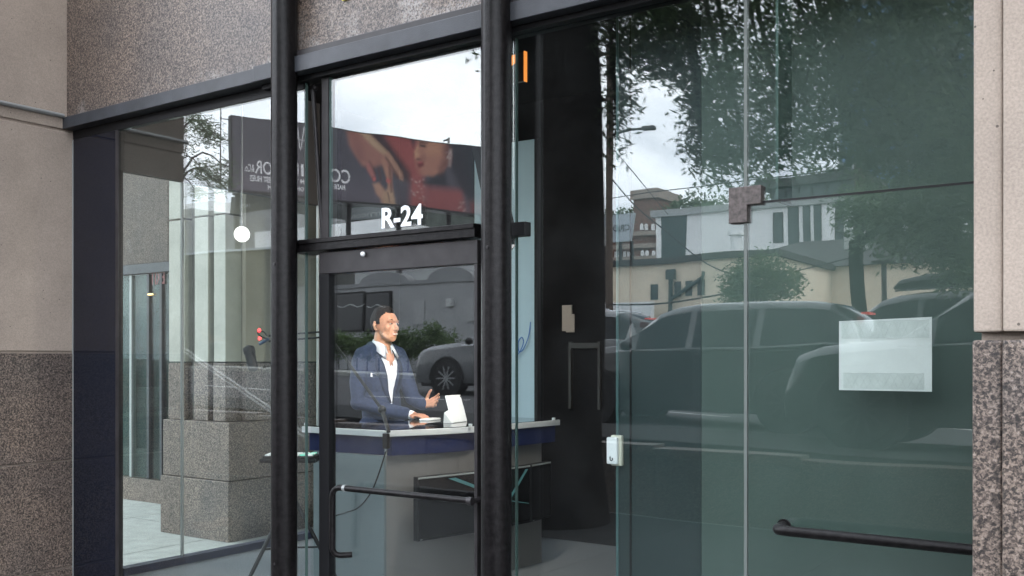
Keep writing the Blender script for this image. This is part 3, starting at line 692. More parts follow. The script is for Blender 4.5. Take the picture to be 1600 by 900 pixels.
# lamps of the studio
la = PT(378, 366, 6.45)
ldir = (Vector((0,0,EYE))-la).normalized()
lo = thing('studio_spotlight', 'bright round studio spotlight hanging inside the left window', 'lamp', la)
lg = mat('lamp_glow', (1,1,1), .4, emit=(1,.98,.95), es=7)
MB().tube([la+ldir*.001, la-ldir*.005], .030, 24).build('lens', lg, lo)
MB().tube([la-ldir*.0055, la+ldir*.004, la+ldir*.022], [.031, .040, .050], 24, False).build('reflector', white, lo, True)
MB().tube([la-ldir*.006, la-ldir*.09], [.052, .035], 24).build('housing', black, lo, True)
MB().tube([la-ldir*.05+Vector((0,0,.04)), (la.x-ldir.x*.05, la.y-ldir.y*.05, 3.62)], .006, 8).build('drop_rod', edge_w, lo)
kl = PT(775, 250, 5.45); kl.z = 2.55
ko = thing('studio_panel_light', 'slim upright studio light panel hanging behind the right post', 'lamp', kl)
kd = (Vector((-4.8, 5.3, 1.72))-kl).normalized(); ks = kd.cross(Vector((0,0,1))).normalized(); ku = ks.cross(kd)
MB().obox(kl, ks*.055, kd*.018, ku*.36).build('housing', black, ko, bevel=.004)
MB().obox(kl+kd*.0185, ks*.048, kd*.002, ku*.345).build('diffuser', mat('key_glow', (1,1,1), .4, emit=(1,.92,.84), es=128), ko)
for s in (-1, 1): MB().obox(kl+kd*.04+ks*(.056*s), ks*.001, kd*.035, ku*.36).build('barn_door', black, ko)
MB().tube([kl+ku*.36, (kl.x, kl.y, 3.62)], .005, 6).build('drop_rod', black, ko)
# ------------------------------------------------------------------ the presenter
def union_mesh(prims, voxel=.008, smooth=6):
    mb = MB()
    for pr_ in prims:
        if pr_[0] == 'ball': mb.ball(pr_[1], pr_[2], 20, 14)
        elif pr_[0] == 'tube': 
            mb.tube(pr_[1], pr_[2], 16)
            r_ = pr_[2] if isinstance(pr_[2], (list, tuple)) else [pr_[2]]*len(pr_[1])
            for p_, q_ in zip(pr_[1], r_): mb.ball(p_, q_, 14, 10)
        elif pr_[0] == 'eball':       # ellipsoid with rotation matrix
            b = MB().ball((0,0,0), pr_[2], 20, 14); mb.add([pr_[3] @ Vector(v)+Vector(pr_[1]) for v in b.v], b.f)
    o = mb.build('tmp', black)
    r_ = o.modifiers.new('r', 'REMESH'); r_.mode = 'VOXEL'; r_.voxel_size = voxel
    s_ = o.modifiers.new('s', 'SMOOTH'); s_.iterations = smooth; s_.factor = .5
    dg = bpy.context.evaluated_depsgraph_get(); me = bpy.data.meshes.new_from_object(o.evaluated_get(dg))
    bpy.data.objects.remove(o)
    return me
def link_mesh(name, me, m_, parent):
    me.materials.clear(); me.materials.append(m_)
    me.polygons.foreach_set('use_smooth', [True]*len(me.polygons))
    o = bpy.data.objects.new(name, me); COL.objects.link(o); o.parent = parent; ORG[o.name] = Vector((0,0,0)); return o
def mat_skin(name):
    m = mat(name, (.56,.275,.175), .5, 0, (26,.10)); b = m.node_tree.nodes['Principled BSDF']
    b.inputs['Subsurface Weight'].default_value = .12; b.inputs['Subsurface Radius'].default_value = (.02,.008,.004); return m
skin = mat_skin('skin'); suit = mat('suit_cloth', (.024,.034,.074), .85, 0, (40,.15), .9, 11, spec=.2)
shirt_m = mat('shirt_cotton', (.72,.73,.80), .75, 0, (8,.04), .1, 30); hair_m = mat('dark_hair', (.014,.009,.007), .7, 0, (70,.5), .5, 120, spec=.15)
lip = mat('lips', (.42,.15,.12), .45); eye_w = mat('eye_white', (.6,.57,.54), .3); eye_d = mat('eye_dark', (.03,.02,.015), .2); teeth = mat('teeth', (.7,.68,.62), .3)
man = thing('person', 'man in navy jacket and open white shirt talking behind the desk', 'person', (-4.80, 5.30, FL+.03), local=True)
man.rotation_euler = (0, 0, R(-14))
# local frame: x forward, y to his left, z up from the floor
V = Vector
HC = V((.038, 0, 1.606)); hr_ = Matrix.Rotation(R(11), 3, 'Z')     # head centre; head turned slightly
def H(x, y, z): return HC+hr_ @ V((x, y, z))
head = [('eball', H(-.012, 0, .028), (.097, .077, .104), hr_), ('eball', H(.030, 0, -.03), (.066, .064, .085), hr_), ('eball', H(.028, 0, .035), (.066, .062, .060), hr_), ('eball', H(.050, 0, -.080), (.043, .045, .040), hr_),
        ('eball', H(.066, 0, -.098), (.024, .028, .020), hr_),                    # chin
        ('tube', [H(.086, 0, .020), H(.102, 0, -.008), H(.117, 0, -.030)], [.0085, .0095, .0120]),      # nose
        ('ball', H(.100, .011, -.034), .0088), ('ball', H(.100, -.011, -.034), .0088),
        ('tube', [H(.080, .045, .030), H(.091, .02, .032), H(.091, -.02, .032), H(.080, -.045, .030)], .0085),   # brow
        ('ball', H(.060, .040, -.022), .025), ('ball', H(.060, -.040, -.022), .025),    # cheeks
        ('tube', [H(.040, .056, -.07), H(.062, .024, -.094)], .013), ('tube', [H(.040, -.056, -.07), H(.062, -.024, -.094)], .013),   # jaw line
        ('tube', [H(.088, .018, -.056), H(.095, 0, -.054), H(.088, -.018, -.056)], .008), ('tube', [H(.086, .016, -.070), H(.091, 0, -.071), H(.086, -.016, -.070)], .008)]
for s in (1, -1):
    head += [('tube', [H(-.012, s*.078, .020), H(-.020, s*.088, .022), H(-.026, s*.090, .0), H(-.018, s*.084, -.028), H(-.008, s*.078, -.034)], [.008, .009, .009, .008, .007])]
neck = [('tube', [V((-.005, 0, 1.42)), V((-.005, 0, 1.50)), V((.010, 0, 1.575))], [.066, .059, .057]), ('eball', V((.020, 0, 1.36)), (.090, .070, .085), Matrix.Identity(3))]
# arms : shoulder, elbow, wrist in local coordinates
inv = (Matrix.Translation(man.location) @ Matrix.Rotation(R(-14), 4, 'Z')).inverted()
def LW(p): return inv @ V(p)
wr_r = LW(PT(645, 649, 6.92)); wr_l = LW(PT(662, 633, 7.12))
sh_r, sh_l = V((-.02, -.17, 1.375)), V((-.02, .17, 1.375))
eb_r = V((.015, -.215, 1.06)); eb_l = V((.12, .180, 1.085))
torso = [('eball', V((.0, 0, 1.25)), (.100, .140, .20), Matrix.Identity(3)), ('eball', V((-.01, 0, 1.0)), (.10, .145, .22), Matrix.Identity(3)), ('eball', V((-.01, 0, .82)), (.105, .16, .14), Matrix.Identity(3))]
legs = []
for s in (1, -1): legs += [('tube', [V((0, s*.09, .85)), V((.03, s*.10, .47)), V((-.02, s*.11, .05))], [.085, .058, .042]), ('tube', [V((-.04, s*.11, .01)), V((.12, s*.12, .006))], [.04, .036])]
def hand(wr, fwd, upv, curl, spread, flip):
    """palm and five fingers; fwd = direction of the fingers, upv = back of the hand"""
    f = V(fwd).normalized(); u = V(upv); u = (u-f*u.dot(f)).normalized(); s = f.cross(u)*flip       # s points to the thumb side
    out_ = [('tube', [wr-f*.03, wr+f*.012], [.027, .026])]
    pc = wr+f*.055
    for k in (-1, 0, 1): out_.append(('tube', [wr+f*.012+s*.010*k, wr+f*.088+s*.021*k], [.017, .014]))
    lens = [.074, .082, .076, .058]
    for k in range(4):
        o_ = (1.5-k)*.0195; base_ = wr+f*(.094-.004*abs(k-1.2))+s*o_
        d = (f+s*(1.5-k)*spread).normalized(); c = curl[k]; L = lens[k]
        p = [base_-f*.012, base_]; ang = 0; q = base_
        for seg, fr_ in ((.45, .45), (.32, 1.0), (.23, 1.35)):
            a = c*fr_; dd = d*math.cos(a)-u*math.sin(a); q = q+dd*L*seg; p.append(q)
        out_.append(('tube', p, [.0100, .0098, .0092, .0086, .0076]))
    tb_ = wr+f*.022+s*.024
    td = curl[4]
    out_.append(('tube', [tb_, tb_+(f*.55+s*.80).normalized()*.036, tb_+(f*.55+s*.80).normalized()*.036+(f*(.9-td)+s*(.25+td)-u*.15).normalized()*.034, tb_+(f*.55+s*.80).normalized()*.036+(f*(.9-td)+s*(.25+td)-u*.15).normalized()*.034+(f*(1-td)+s*(.1+td)-u*.1).normalized()*.024], [.015, .0125, .0105, .0085]))
    return out_
fr_dir = inv.to_3x3() @ (PT(684, 651, 6.75)-PT(645, 649, 6.92)); fl_dir = inv.to_3x3() @ (PT(700, 622, 7.02)-PT(662, 633, 7.12))
hands = hand(wr_r, fr_dir, V((0,0,1)), [.55, .5, .55, .6, .2], .10, 1)
hands += hand(wr_l, fl_dir, inv.to_3x3() @ V((-.25, .95, -.25)), [.40, .55, .75, .95, .35], .12, 1)
limbs = [('tube', [sh_r, eb_r, wr_r], [.05, .042, .027]), ('tube', [sh_l, eb_l, wr_l], [.05, .042, .027])]
body_me = union_mesh(head+neck+torso+legs+limbs+hands, .0052, 3)
body_o = link_mesh('body', body_me, skin, man)
# eyes, brows and mouth
for s in (1, -1):
    MB().ball(H(.0850, s*.030, .010), (.0085, .0125, .0062), 12, 8).build('eye', eye_w, man, True)
    MB().ball(H(.0920, s*.0285, .010), (.004, .006, .0055), 10, 6).build('iris', eye_d, man, True)
    MB().tube([H(.090, s*.012, .033), H(.0945, s*.030, .038), H(.084, s*.052, .033)], [.003, .0040, .002], 6).build('eyebrow', hair_m, man, True)
    MB().tube([H(.0915, s*.016, .0165), H(.0945, s*.030, .0185), H(.086, s*.044, .014)], .0028, 6).build('eyelid', skin, man, True)
MB().ball(H(.0965, 0, -.0635), (.006, .024, .0058), 12, 6).build('teeth', teeth, man, True)
MB().tube([H(.086, .026, -.060), H(.101, .008, -.0560), H(.1035, 0, -.0570), H(.101, -.008, -.0560), H(.086, -.026, -.060)], .0036, 6).build('lip', lip, man, True)
MB().tube([H(.086, .024, -.066), H(.1005, .006, -.0715), H(.1010, 0, -.0720), H(.1005, -.006, -.0715), H(.086, -.024, -.066)], .0040, 6).build('lip', lip, man, True)
# hair : a cap cut to the hairline, with short sideburns
cap = MB().ball((0,0,0), (1,1,1), 90, 64)
hv = []; 
hm_ = MB()
for v in cap.v:
    x, y, z = v
    rr = 1.0+.03*math.sin(9*x+3*z)*math.cos(7*y)+.012*random.uniform(-1, 1)
    hv.append((x*.106*rr, y*.086*rr, z*.113*rr))
keep = []
for f in cap.f:
    cx = sum(hv[i][0] for i in f)/len(f); cyy = sum(hv[i][1] for i in f)/len(f); cz = sum(hv[i][2] for i in f)/len(f)
    line = float(np.interp(cx, [-.11, -.045, -.02, .005, .03, .036, .055, .10], [-.085, -.080, -.030, -.018, -.022, .030, .050, .060]))+.012*max(0, 1-abs(abs(cyy)-.045)/.02)*(cx > .05)+random.uniform(-.002, .002)
    if cz > line: keep.append(f)
hm_.v = [tuple(H(v[0]-.014, v[1], v[2]+.030)) for v in hv]; hm_.f = keep; hm_.m = [0]*len(keep)
ho = hm_.build('hair', hair_m, man, True)
so_ = ho.modifiers.new('thick', 'SOLIDIFY'); so_.thickness = .012; so_.offset = -1
# shirt
shirt_me = union_mesh([('eball', V((-.006, 0, 1.25)), (.104, .140, .19), Matrix.Identity(3)), ('eball', V((-.006, 0, 1.02)), (.102, .130, .22), Matrix.Identity(3)),
     ('tube', [eb_r, wr_r+ (eb_r-wr_r)*.02], [.036, .033]), ('tube', [eb_l, wr_l+(eb_l-wr_l)*.02], [.036, .033])], .008, 4)
sho = link_mesh('shirt', shirt_me, shirt_m, man)
# open collar, two wings
for s in (1, -1):
    pts = []
    for i in range(9):
        a = math.pi-(math.pi*.93)*i/8; pts.append((math.cos(a), math.sin(a)))
    lo_ = [V((-.004+.074*c, s*.072*sn_, 1.455-.028*(c+1)*.5)) for c, sn_ in pts]; hi_ = [V((-.004+.068*c, s*.066*sn_, 1.512-.03*(c+1)*.5)) for c, sn_ in pts]
    ou_ = [V((-.004+.088*c, s*.090*sn_, 1.448-.040*(c+1)*.5)) for c, sn_ in pts]
    ou_[-1] = V((.122, s*.048, 1.365)); ou_[-2] = V((.106, s*.066, 1.385)); lo_[-1] = V((.092, s*.014, 1.40)); hi_[-1] = V((.074, s*.018, 1.458)); hi_[-2] = V((.066, s*.036, 1.470))
    cm = MB(); n = 9
    cm.add(hi_+ou_+[p+V((.003, 0, .0)) for p in lo_], [(i, i+1, n+i+1, n+i) for i in range(n-1)]+[(i, 2*n+i, 2*n+i+1, i+1) for i in range(n-1)])
    c_o = cm.build('collar', shirt_m, sho, True); q = c_o.modifiers.new('t', 'SOLIDIFY'); q.thickness = .003
# jacket : shoulders, sleeves and body, opened in a V at the front
jk = [('eball', V((-.012, 0, 1.25)), (.122, .158, .205), Matrix.Identity(3)), ('eball', V((-.012, 0, 1.02)), (.116, .142, .25), Matrix.Identity(3)), ('eball', V((-.015, 0, .83)), (.13, .18, .15), Matrix.Identity(3)),
      ('tube', [V((-.02, -.075, 1.425)), V((-.022, -.15, 1.392)), V((-.02, -.170, 1.345))], [.050, .056, .058]), ('tube', [V((-.02, .075, 1.425)), V((-.022, .15, 1.392)), V((-.02, .170, 1.345))], [.050, .056, .058]),
      ('tube', [V((-.045, -.06, 1.44)), V((-.05, 0, 1.452)), V((-.045, .06, 1.44))], .045),
      ('tube', [V((-.02, -.170, 1.345)), eb_r.lerp(V((-.02, -.170, 1.345)), .5)+V((0, -.012, 0)), eb_r, eb_r.lerp(wr_r, .5)+V((0,0,-.004)), eb_r.lerp(wr_r, .86)], [.056, .052, .047, .043, .038]),
      ('tube', [V((-.02, .170, 1.345)), eb_l.lerp(V((-.02, .170, 1.345)), .5), eb_l, eb_l.lerp(wr_l, .5), eb_l.lerp(wr_l, .86)], [.056, .052, .047, .043, .038])]
jme = union_mesh(jk, .008, 5)
bm2 = bmesh.new(); bm2.from_mesh(jme)
dele = []
for f in bm2.faces:
    c = f.calc_center_median()
    hw = max(.0, (c.z-1.06)*.235)+.004     # the opening widens upward
    if c.x > .02 and abs(c.y) < hw-.035 and c.z > 1.10: dele.append(f)
    elif c.z > 1.40 and (c.x+.02)**2+c.y**2 < .060**2: dele.append(f)
bmesh.ops.delete(bm2, geom=dele, context='FACES'); bm2.to_mesh(jme); bm2.free()
jko = link_mesh('jacket', jme, suit, man)
q = jko.modifiers.new('t', 'SOLIDIFY'); q.thickness = .008; q.offset = 1
# lapels
lapm = mat('lapel_cloth', (.020,.028,.062), .85, 0, (40,.12), spec=.2)
def jx(y, z):                       # front surface of the jacket
    best = .05
    for cx_, cz_, a_, b_, c_ in ((-.012, 1.25, .122, .158, .205), (-.012, 1.02, .116, .142, .25)):
        k = 1-(y/b_)**2-((z-cz_)/c_)**2
        if k > 0: best = max(best, cx_+a_*math.sqrt(k))
    return best
sg_ = MB(); nz_, ny_ = 14, 7+1
for j in range(nz_+1):
    z_q = 1.045+(1.425-1.045)*j/nz_; hwq = .005+max(0, z_q-1.05)*.20
    for i in range(ny_+1):
        y_q = hwq*(2*i/ny_-1); sg_.v.append((jx(y_q, min(z_q, 1.36))+.011-max(0, z_q-1.36)*.75+.002*math.sin(z_q*60+i), y_q, z_q))
sg_.f = [(j*(ny_+1)+i, j*(ny_+1)+i+1, (j+1)*(ny_+1)+i+1, (j+1)*(ny_+1)+i) for j in range(nz_) for i in range(ny_) if not (j >= 10 and abs(i-3.5) < .6+(j-10)*.5)]; sg_.m = [0]*len(sg_.f)
sg_.build('shirt_front', shirt_m, sho, True)
for s in (1, -1):
    inn = [(.004, 1.055), (.021, 1.14), (.042, 1.25), (.058, 1.33), (.070, 1.40), (.066, 1.445)]; outr = [(.014, 1.058), (.064, 1.15), (.104, 1.26), (.114, 1.315), (.100, 1.385), (.082, 1.440)]
    vs = [V((jx(y, min(z, 1.36))+.021-(max(0, z-1.36)*.8), s*y, z)) for y, z in inn]+[V((jx(y, min(z, 1.36))+.019-(max(0, z-1.36)*.9), s*y, z)) for y, z in outr]
    n = len(inn); lb = MB().add(vs, [(i, i+1, n+i+1, n+i) for i in range(n-1)]).build('lapel', lapm, jko, True); q = lb.modifiers.new('t', 'SOLIDIFY'); q.thickness = .006
for zz in (1.04, .95): MB().ball((jx(0, zz)+.014, -.01, zz), (.006, .010, .010), 10, 6).build('button', black, jko, True)
for zz in (1.32, 1.22, 1.12): MB().ball((jx(0, zz)+.013, 0, zz), (.004, .005, .005), 8, 6).build('shirt_button', shirt_m, sho, True)
vs = [V((jx(-.10, 1.235)+.012, -.080, 1.235)), V((jx(-.14, 1.24)+.012, -.142, 1.242)), V((jx(-.14, 1.26)+.011, -.138, 1.268)), V((jx(-.1, 1.26)+.012, -.112, 1.256))]
ps_ = MB().add(vs, [(0,1,2,3)]).build('pocket_square', shirt_m, jko); q = ps_.modifiers.new('t', 'SOLIDIFY'); q.thickness = .003
trm = union_mesh([('tube', [V((0, s*.09, .88)), V((.03, s*.10, .47)), V((-.02, s*.11, .10))], [.098, .075, .062]) for s in (1, -1)]+[('eball', V((-.01, 0, .86)), (.115, .165, .10), Matrix.Identity(3))], .012, 4)
link_mesh('trousers', trm, suit, man)

# ------------------------------------------------------------------ outside the side window
col_o = thing('stone_column', 'fluted pale concrete column on stepped granite pedestal outside the side window', 'column', (-7.4, 6.1, 0))
cX, cY = -6.905, 5.65
MB().box(cX-.95, cX, cY, cY+1.1, 0, .525).build('granite_block', granite_far, col_o, bevel=.006)
MB().box(cX-.93, cX-.006, cY+.012, cY+1.08, .531, 1.04).build('granite_block', granite_far, col_o, bevel=.006)
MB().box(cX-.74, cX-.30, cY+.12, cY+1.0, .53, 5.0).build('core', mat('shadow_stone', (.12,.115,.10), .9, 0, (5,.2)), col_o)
def colx(px): return P(px, 0, cY+.03).x
fins = [(263, 288), (303, 325), (333, 352)]
for a, b in fins:
    x0, x1 = colx(a), colx(b)
    MB().box(x0, x1, cY+.03, cY+.6, 1.046, 1.56).build('granite_fin', granite_far, col_o, bevel=.005)
    for z0, z1 in ((1.57, 2.86), (2.875, 5.0)):
        MB().box(x0+.004, x1-.004, cY+.034, cY+.6, z0, z1).build('concrete_fin', concrete_far, col_o, bevel=.005)
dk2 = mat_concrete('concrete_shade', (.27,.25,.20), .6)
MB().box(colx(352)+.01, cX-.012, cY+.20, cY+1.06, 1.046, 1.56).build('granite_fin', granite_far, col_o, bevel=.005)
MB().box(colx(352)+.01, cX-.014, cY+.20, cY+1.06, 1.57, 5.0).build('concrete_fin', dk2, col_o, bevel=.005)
MB().box(cX-.010, cX+.02, cY+.58, cY+.60, 1.05, 5.0).build('joint_strip', edge_w, col_o)
fsx = thing('far_shopfront', 'granite and glass shop front beyond the fluted column', 'building', (-9, 6.3, 0))
ysf = 6.75
MB().box(-14, -6.6, ysf+.1, 8.5, 0, 7).build('wall', concrete, fsx)
for k in range(6):
    xa_ = -13+1.25*k
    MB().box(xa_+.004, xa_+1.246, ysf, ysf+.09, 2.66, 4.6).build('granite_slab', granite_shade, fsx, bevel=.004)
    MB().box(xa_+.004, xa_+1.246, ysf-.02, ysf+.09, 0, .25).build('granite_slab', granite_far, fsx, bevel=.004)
MB().box(-13, -6.7, ysf-.03, ysf+.08, 2.55, 2.655).build('head_frame', metal_d, fsx)
MB().box(-13, -6.7, ysf+.06, ysf+.09, .26, 2.54).build('dark_room', mat('room_teal', (.030,.046,.046), .6, 0, (1.6,.5)), fsx)
MB().box(-13, -6.7, ysf+.01, ysf+.02, .26, 2.545).build('glass_pane', glass_far, fsx)
for pxx in (205, 232, 252): 
    x_ = P(pxx, 0, ysf).x; MB().box(x_-.02, x_+.02, ysf-.01, ysf+.05, .26, 2.54).build('mullion', metal_d if pxx != 205 else edge_w, fsx)
a_ = P(235, 445, ysf-.002); b_ = P(257, 422, ysf-.002)
put_text('exit_lettering', 'EXIT', .2, mat('exit_red', (.16,.05,.05), .5), (a_.x, ysf-.002, a_.z), (1,0,0), (0,0,1), fsx, weight=.003, width=b_.x-a_.x, height=b_.z-a_.z, mirror=True)
la_ = P(235, 460, ysf-.01)
MB().ball(la_, (.05, .02, .012)).build('ceiling_light', mat('warm_glow', (1,.7,.3), .4, emit=(1,.62,.22), es=.9), fsx, True)
aw = MB().box(P(205,0,ysf).x, P(262,0,ysf).x, ysf-.012, ysf-.004, 2.56, 2.60).build('sign_band', edge_w, fsx)

# ------------------------------------------------------------------ trees
bark = mat('bark', (.012,.010,.009), .95, 0, (14,.45), .9, 26, spec=.06)
def mat_leaf(name, a, b):
    m = bpy.data.materials.new(name); m.use_nodes = True; t = m.node_tree; b_ = t.nodes['Principled BSDF']; N = t.nodes.new
    n = N('ShaderNodeTexNoise'); n.inputs['Scale'].default_value = 3.0; n.inputs['Detail'].default_value = 5; t.links.new(geo_pos(t), n.inputs['Vector'])
    r = N('ShaderNodeValToRGB'); r.color_ramp.elements[0].position = .3; r.color_ramp.elements[1].position = .7; r.color_ramp.elements[0].color = (*a, 1); r.color_ramp.elements[1].color = (*b, 1)
    t.links.new(n.outputs['Fac'], r.inputs['Fac']); t.links.new(r.outputs['Color'], b_.inputs['Base Color']); b_.inputs['Roughness'].default_value = .55
    tr_ = N('ShaderNodeBsdfTranslucent'); t.links.new(r.outputs['Color'], tr_.inputs['Color']); mx_ = N('ShaderNodeMixShader'); mx_.inputs[0].default_value = .3
    t.links.new(b_.outputs[0], mx_.inputs[1]); t.links.new(tr_.outputs[0], mx_.inputs[2]); t.links.new(mx_.outputs[0], t.nodes['Material Output'].inputs['Surface'])
    return m
leaf = mat_leaf('leaf_green', (.05,.085,.035), (.10,.16,.065)); leaf2 = mat_leaf('leaf_hedge', (.03,.06,.015), (.09,.15,.04))
def leaves_mesh(clumps, name, m_, parent, size=(.10, .020), droop=.5):
    """clumps: (centre, radii, count). many small lance-shaped leaves on short twigs"""
    C = []; 
    for c, r_, n in clumps:
        c = np.array(c); r_ = np.array(r_ if hasattr(r_, '__len__') else (r_,)*3)
        nt_ = max(1, n//7)
        d = rng.normal(size=(nt_, 3)); d /= np.linalg.norm(d, axis=1)[:, None]; rad = rng.random(nt_)**.45
        tw = c+d*rad[:, None]*r_                                     # twig tips
        pts = np.repeat(tw, 7, axis=0)+rng.normal(size=(nt_*7, 3))*(size[0]*.75)
        C.append(pts)
    pts = np.concatenate(C); n = len(pts)
    d = rng.normal(size=(n, 3)); d[:, 2] = d[:, 2]*.7-droop; d /= np.linalg.norm(d, axis=1)[:, None]
    s = np.cross(d, rng.normal(size=(n, 3))); s /= np.linalg.norm(s, axis=1)[:, None]
    L = size[0]*(.6+.8*rng.random(n))[:, None]; Wd = size[1]*(.7+.6*rng.random(n))[:, None]
    v = np.empty((n, 4, 3)); v[:, 0] = pts; v[:, 1] = pts+d*L*.45+s*Wd*.5; v[:, 2] = pts+d*L; v[:, 3] = pts+d*L*.45-s*Wd*.5
    org = np.array(ORG.get(parent.name, Vector((0,0,0))) if parent else (0,0,0)); v = (v-org).reshape(-1, 3)
    me = bpy.data.meshes.new(name); me.vertices.add(n*4); me.vertices.foreach_set('co', v.ravel().astype(np.float32))
    me.loops.add(n*4); me.loops.foreach_set('vertex_index', np.arange(n*4, dtype=np.int32)); me.polygons.add(n)
    me.polygons.foreach_set('loop_start', np.arange(0, n*4, 4, dtype=np.int32)); me.polygons.foreach_set('loop_total', np.full(n, 4, dtype=np.int32)); me.update(); me.materials.append(m_)
    o = bpy.data.objects.new(name, me); COL.objects.link(o)
    if parent: o.parent = parent
    return o
def street_tree(label, base, trunk_r, trunk_h, clumps, lf=None, size=(.095,.026), group='street trees'):
    t_ = thing('street_tree', label, 'tree', base, group)
    b = Vector(base); n = 9; path = []; rs = []
    for i in range(n+1):
        f = i/n; path.append(b+Vector((.05*math.sin(f*5), .05*math.cos(f*4)-.05, trunk_h*f-.05*(i == 0)))); rs.append(trunk_r*(1-.14*f)*(1.25 if i == 0 else 1))
    MB().tube(path, rs, 22).build('trunk', bark, t_, True)
    tops = path[-3:]
    for c, r_, cnt in clumps:
        c = Vector(c); st = path[-1]-Vector((0, 0, random.uniform(0, .25)*trunk_h*.3))
        lift = max(c.z, st.z)+.5; mid = Vector((st.x+(c.x-st.x)*.62, st.y+(c.y-st.y)*.62, lift)); L = (c-st).length
        MB().tube(smooth_path([st, mid, c], 4), [trunk_r*.22-(trunk_r*.22-.010)*(i/8) for i in range(9)], 7).build('limb', bark, t_, True)
        tg = MB(); rv = r_ if hasattr(r_, '__len__') else (r_,)*3
        for k in range(14):
            e_ = c+Vector((random.uniform(-1,1)*rv[0], random.uniform(-1,1)*rv[1], random.uniform(-.9,.8)*rv[2]))
            st2 = mid.lerp(c, random.uniform(.7, 1.0)) if k < 5 else c+Vector((random.uniform(-.3,.3)*rv[0], random.uniform(-.3,.3)*rv[1], random.uniform(0,.5)*rv[2]))
            tg.tube([st2, st2.lerp(e_, .55)+Vector((0, 0, .06)), e_], [.009, .006, .003], 4)
        tg.build('twig', bark, t_)
    leaves_mesh(clumps, 'crown', lf or leaf, t_, size, .22)
    return t_
def CM(px, py, Yv, r_, n): return (tuple(M(px, py, Yv)), r_, n)
tbase = M(869, 560, 8.2); tbase.z = 0
cl = [CM(1010, 30, 8.6, (.55,.7,.42), 2600), CM(1010, 85, 8.8, (.32,.5,.22), 1100), CM(1075, 60, 9.0, (.55,.7,.5), 2800), CM(1130, 150, 9.3, (.40,.6,.40), 2000), CM(1100, 205, 9.0, (.20,.35,.42), 800),
      CM(1160, 230, 9.4, (.34,.5,.32), 1700), CM(1110, 250, 9.2, (.22,.4,.18), 500), CM(1190, 90, 9.2, (.5,.7,.6), 2800), CM(1230, 210, 9.5, (.36,.6,.36), 1700), CM(1270, 60, 9.0, (.5,.7,.7), 2800), CM(1255, 150, 9.3, (.3,.6,.42), 1300),
      CM(1340, 110, 9.0, (.5,.8,.8), 4200), CM(1420, 60, 8.6, (.5,.8,.8), 4200), CM(1420, 190, 8.8, (.55,.8,.55), 4000), CM(1500, 120, 8.4, (.5,.8,.8), 4200), CM(1340, 225, 9.4, (.45,.6,.25), 1600), CM(1500, 220, 8.6, (.4,.6,.4), 2400),
      CM(962, 205, 8.4, (.07,.2,.30), 230), CM(968, 140, 8.5, (.12,.25,.35), 420), CM(955, 60, 8.4, (.16,.3,.3), 420), CM(900, -40, 8.2, (.7,.7,.35), 1600), CM(735, 72, 8.6, (.10,.14,.05), 34), CM(765, 60, 8.6, (.16,.2,.10), 90),
      CM(1200, -80, 8.8, (1.6,1.0,.5), 4200), CM(1450, -60, 8.4, (1.2,1.0,.5), 3600), CM(1055, 105, 9.1, (.14,.3,.12), 260), CM(1090, 165, 9.2, (.12,.3,.2), 300)]
cl = [(c_, r_, int(n_*.66)) for c_, r_, n_ in cl]
street_tree('large street tree with dark trunk and hanging leaves, mirrored in the right glass', (tbase.x, tbase.y, -.02), .43, 6.6, cl)
b2 = M(225, 560, 15.5); b2.z = zroad(-18)
cl = [CM(318, 195, 14.5, (.25,.4,.18), 330), CM(328, 212, 14.5, (.30,.4,.2), 420), CM(318, 268, 14.3, (.30,.4,.25), 420), CM(340, 285, 14.3, (.28,.4,.2), 330), CM(352, 262, 14.4, (.12,.3,.15), 110), CM(308, 300, 14.4, (.16,.3,.14), 130), CM(250, 180, 15, (1.2,1.2,1.2), 3200), CM(240, 90, 15, (1.6,1.5,1.4), 3400)]
street_tree('far street tree whose leafy branch shows in the left window', tuple(b2), .2, 3.6, cl, size=(.12,.026))
b3 = M(1180, 480, 26); b3.z = .62
cl = [CM(1150, 445, 26, (.55,.8,.5), 900), CM(1190, 425, 26, (.8,.9,.55), 1500), CM(1225, 445, 26, (.5,.8,.45), 900), CM(1180, 460, 26, (.9,.8,.4), 1000)]
street_tree('small round street tree mirrored beside the glass joint', tuple(b3), .09, 2.3, cl, size=(.14,.05))
b4 = M(1340, 480, 17); b4.z = .6
cl = [CM(1390, 335, 16.5, (.8,.8,.6), 2600), CM(1450, 320, 16, (.8,.8,.6), 2600), CM(1500, 340, 16, (.6,.8,.7), 2200), CM(1340, 320, 17, (.4,.6,.4), 900), CM(1440, 380, 16, (.7,.8,.35), 1500), CM(1500, 420, 16, (.4,.6,.4), 1100), CM(1500, 270, 15, (.7,.8,.4), 1500)]
street_tree('street tree with low leafy branches mirrored at the right of the glass', tuple(b4), .13, 3.0, cl, size=(.12,.035))

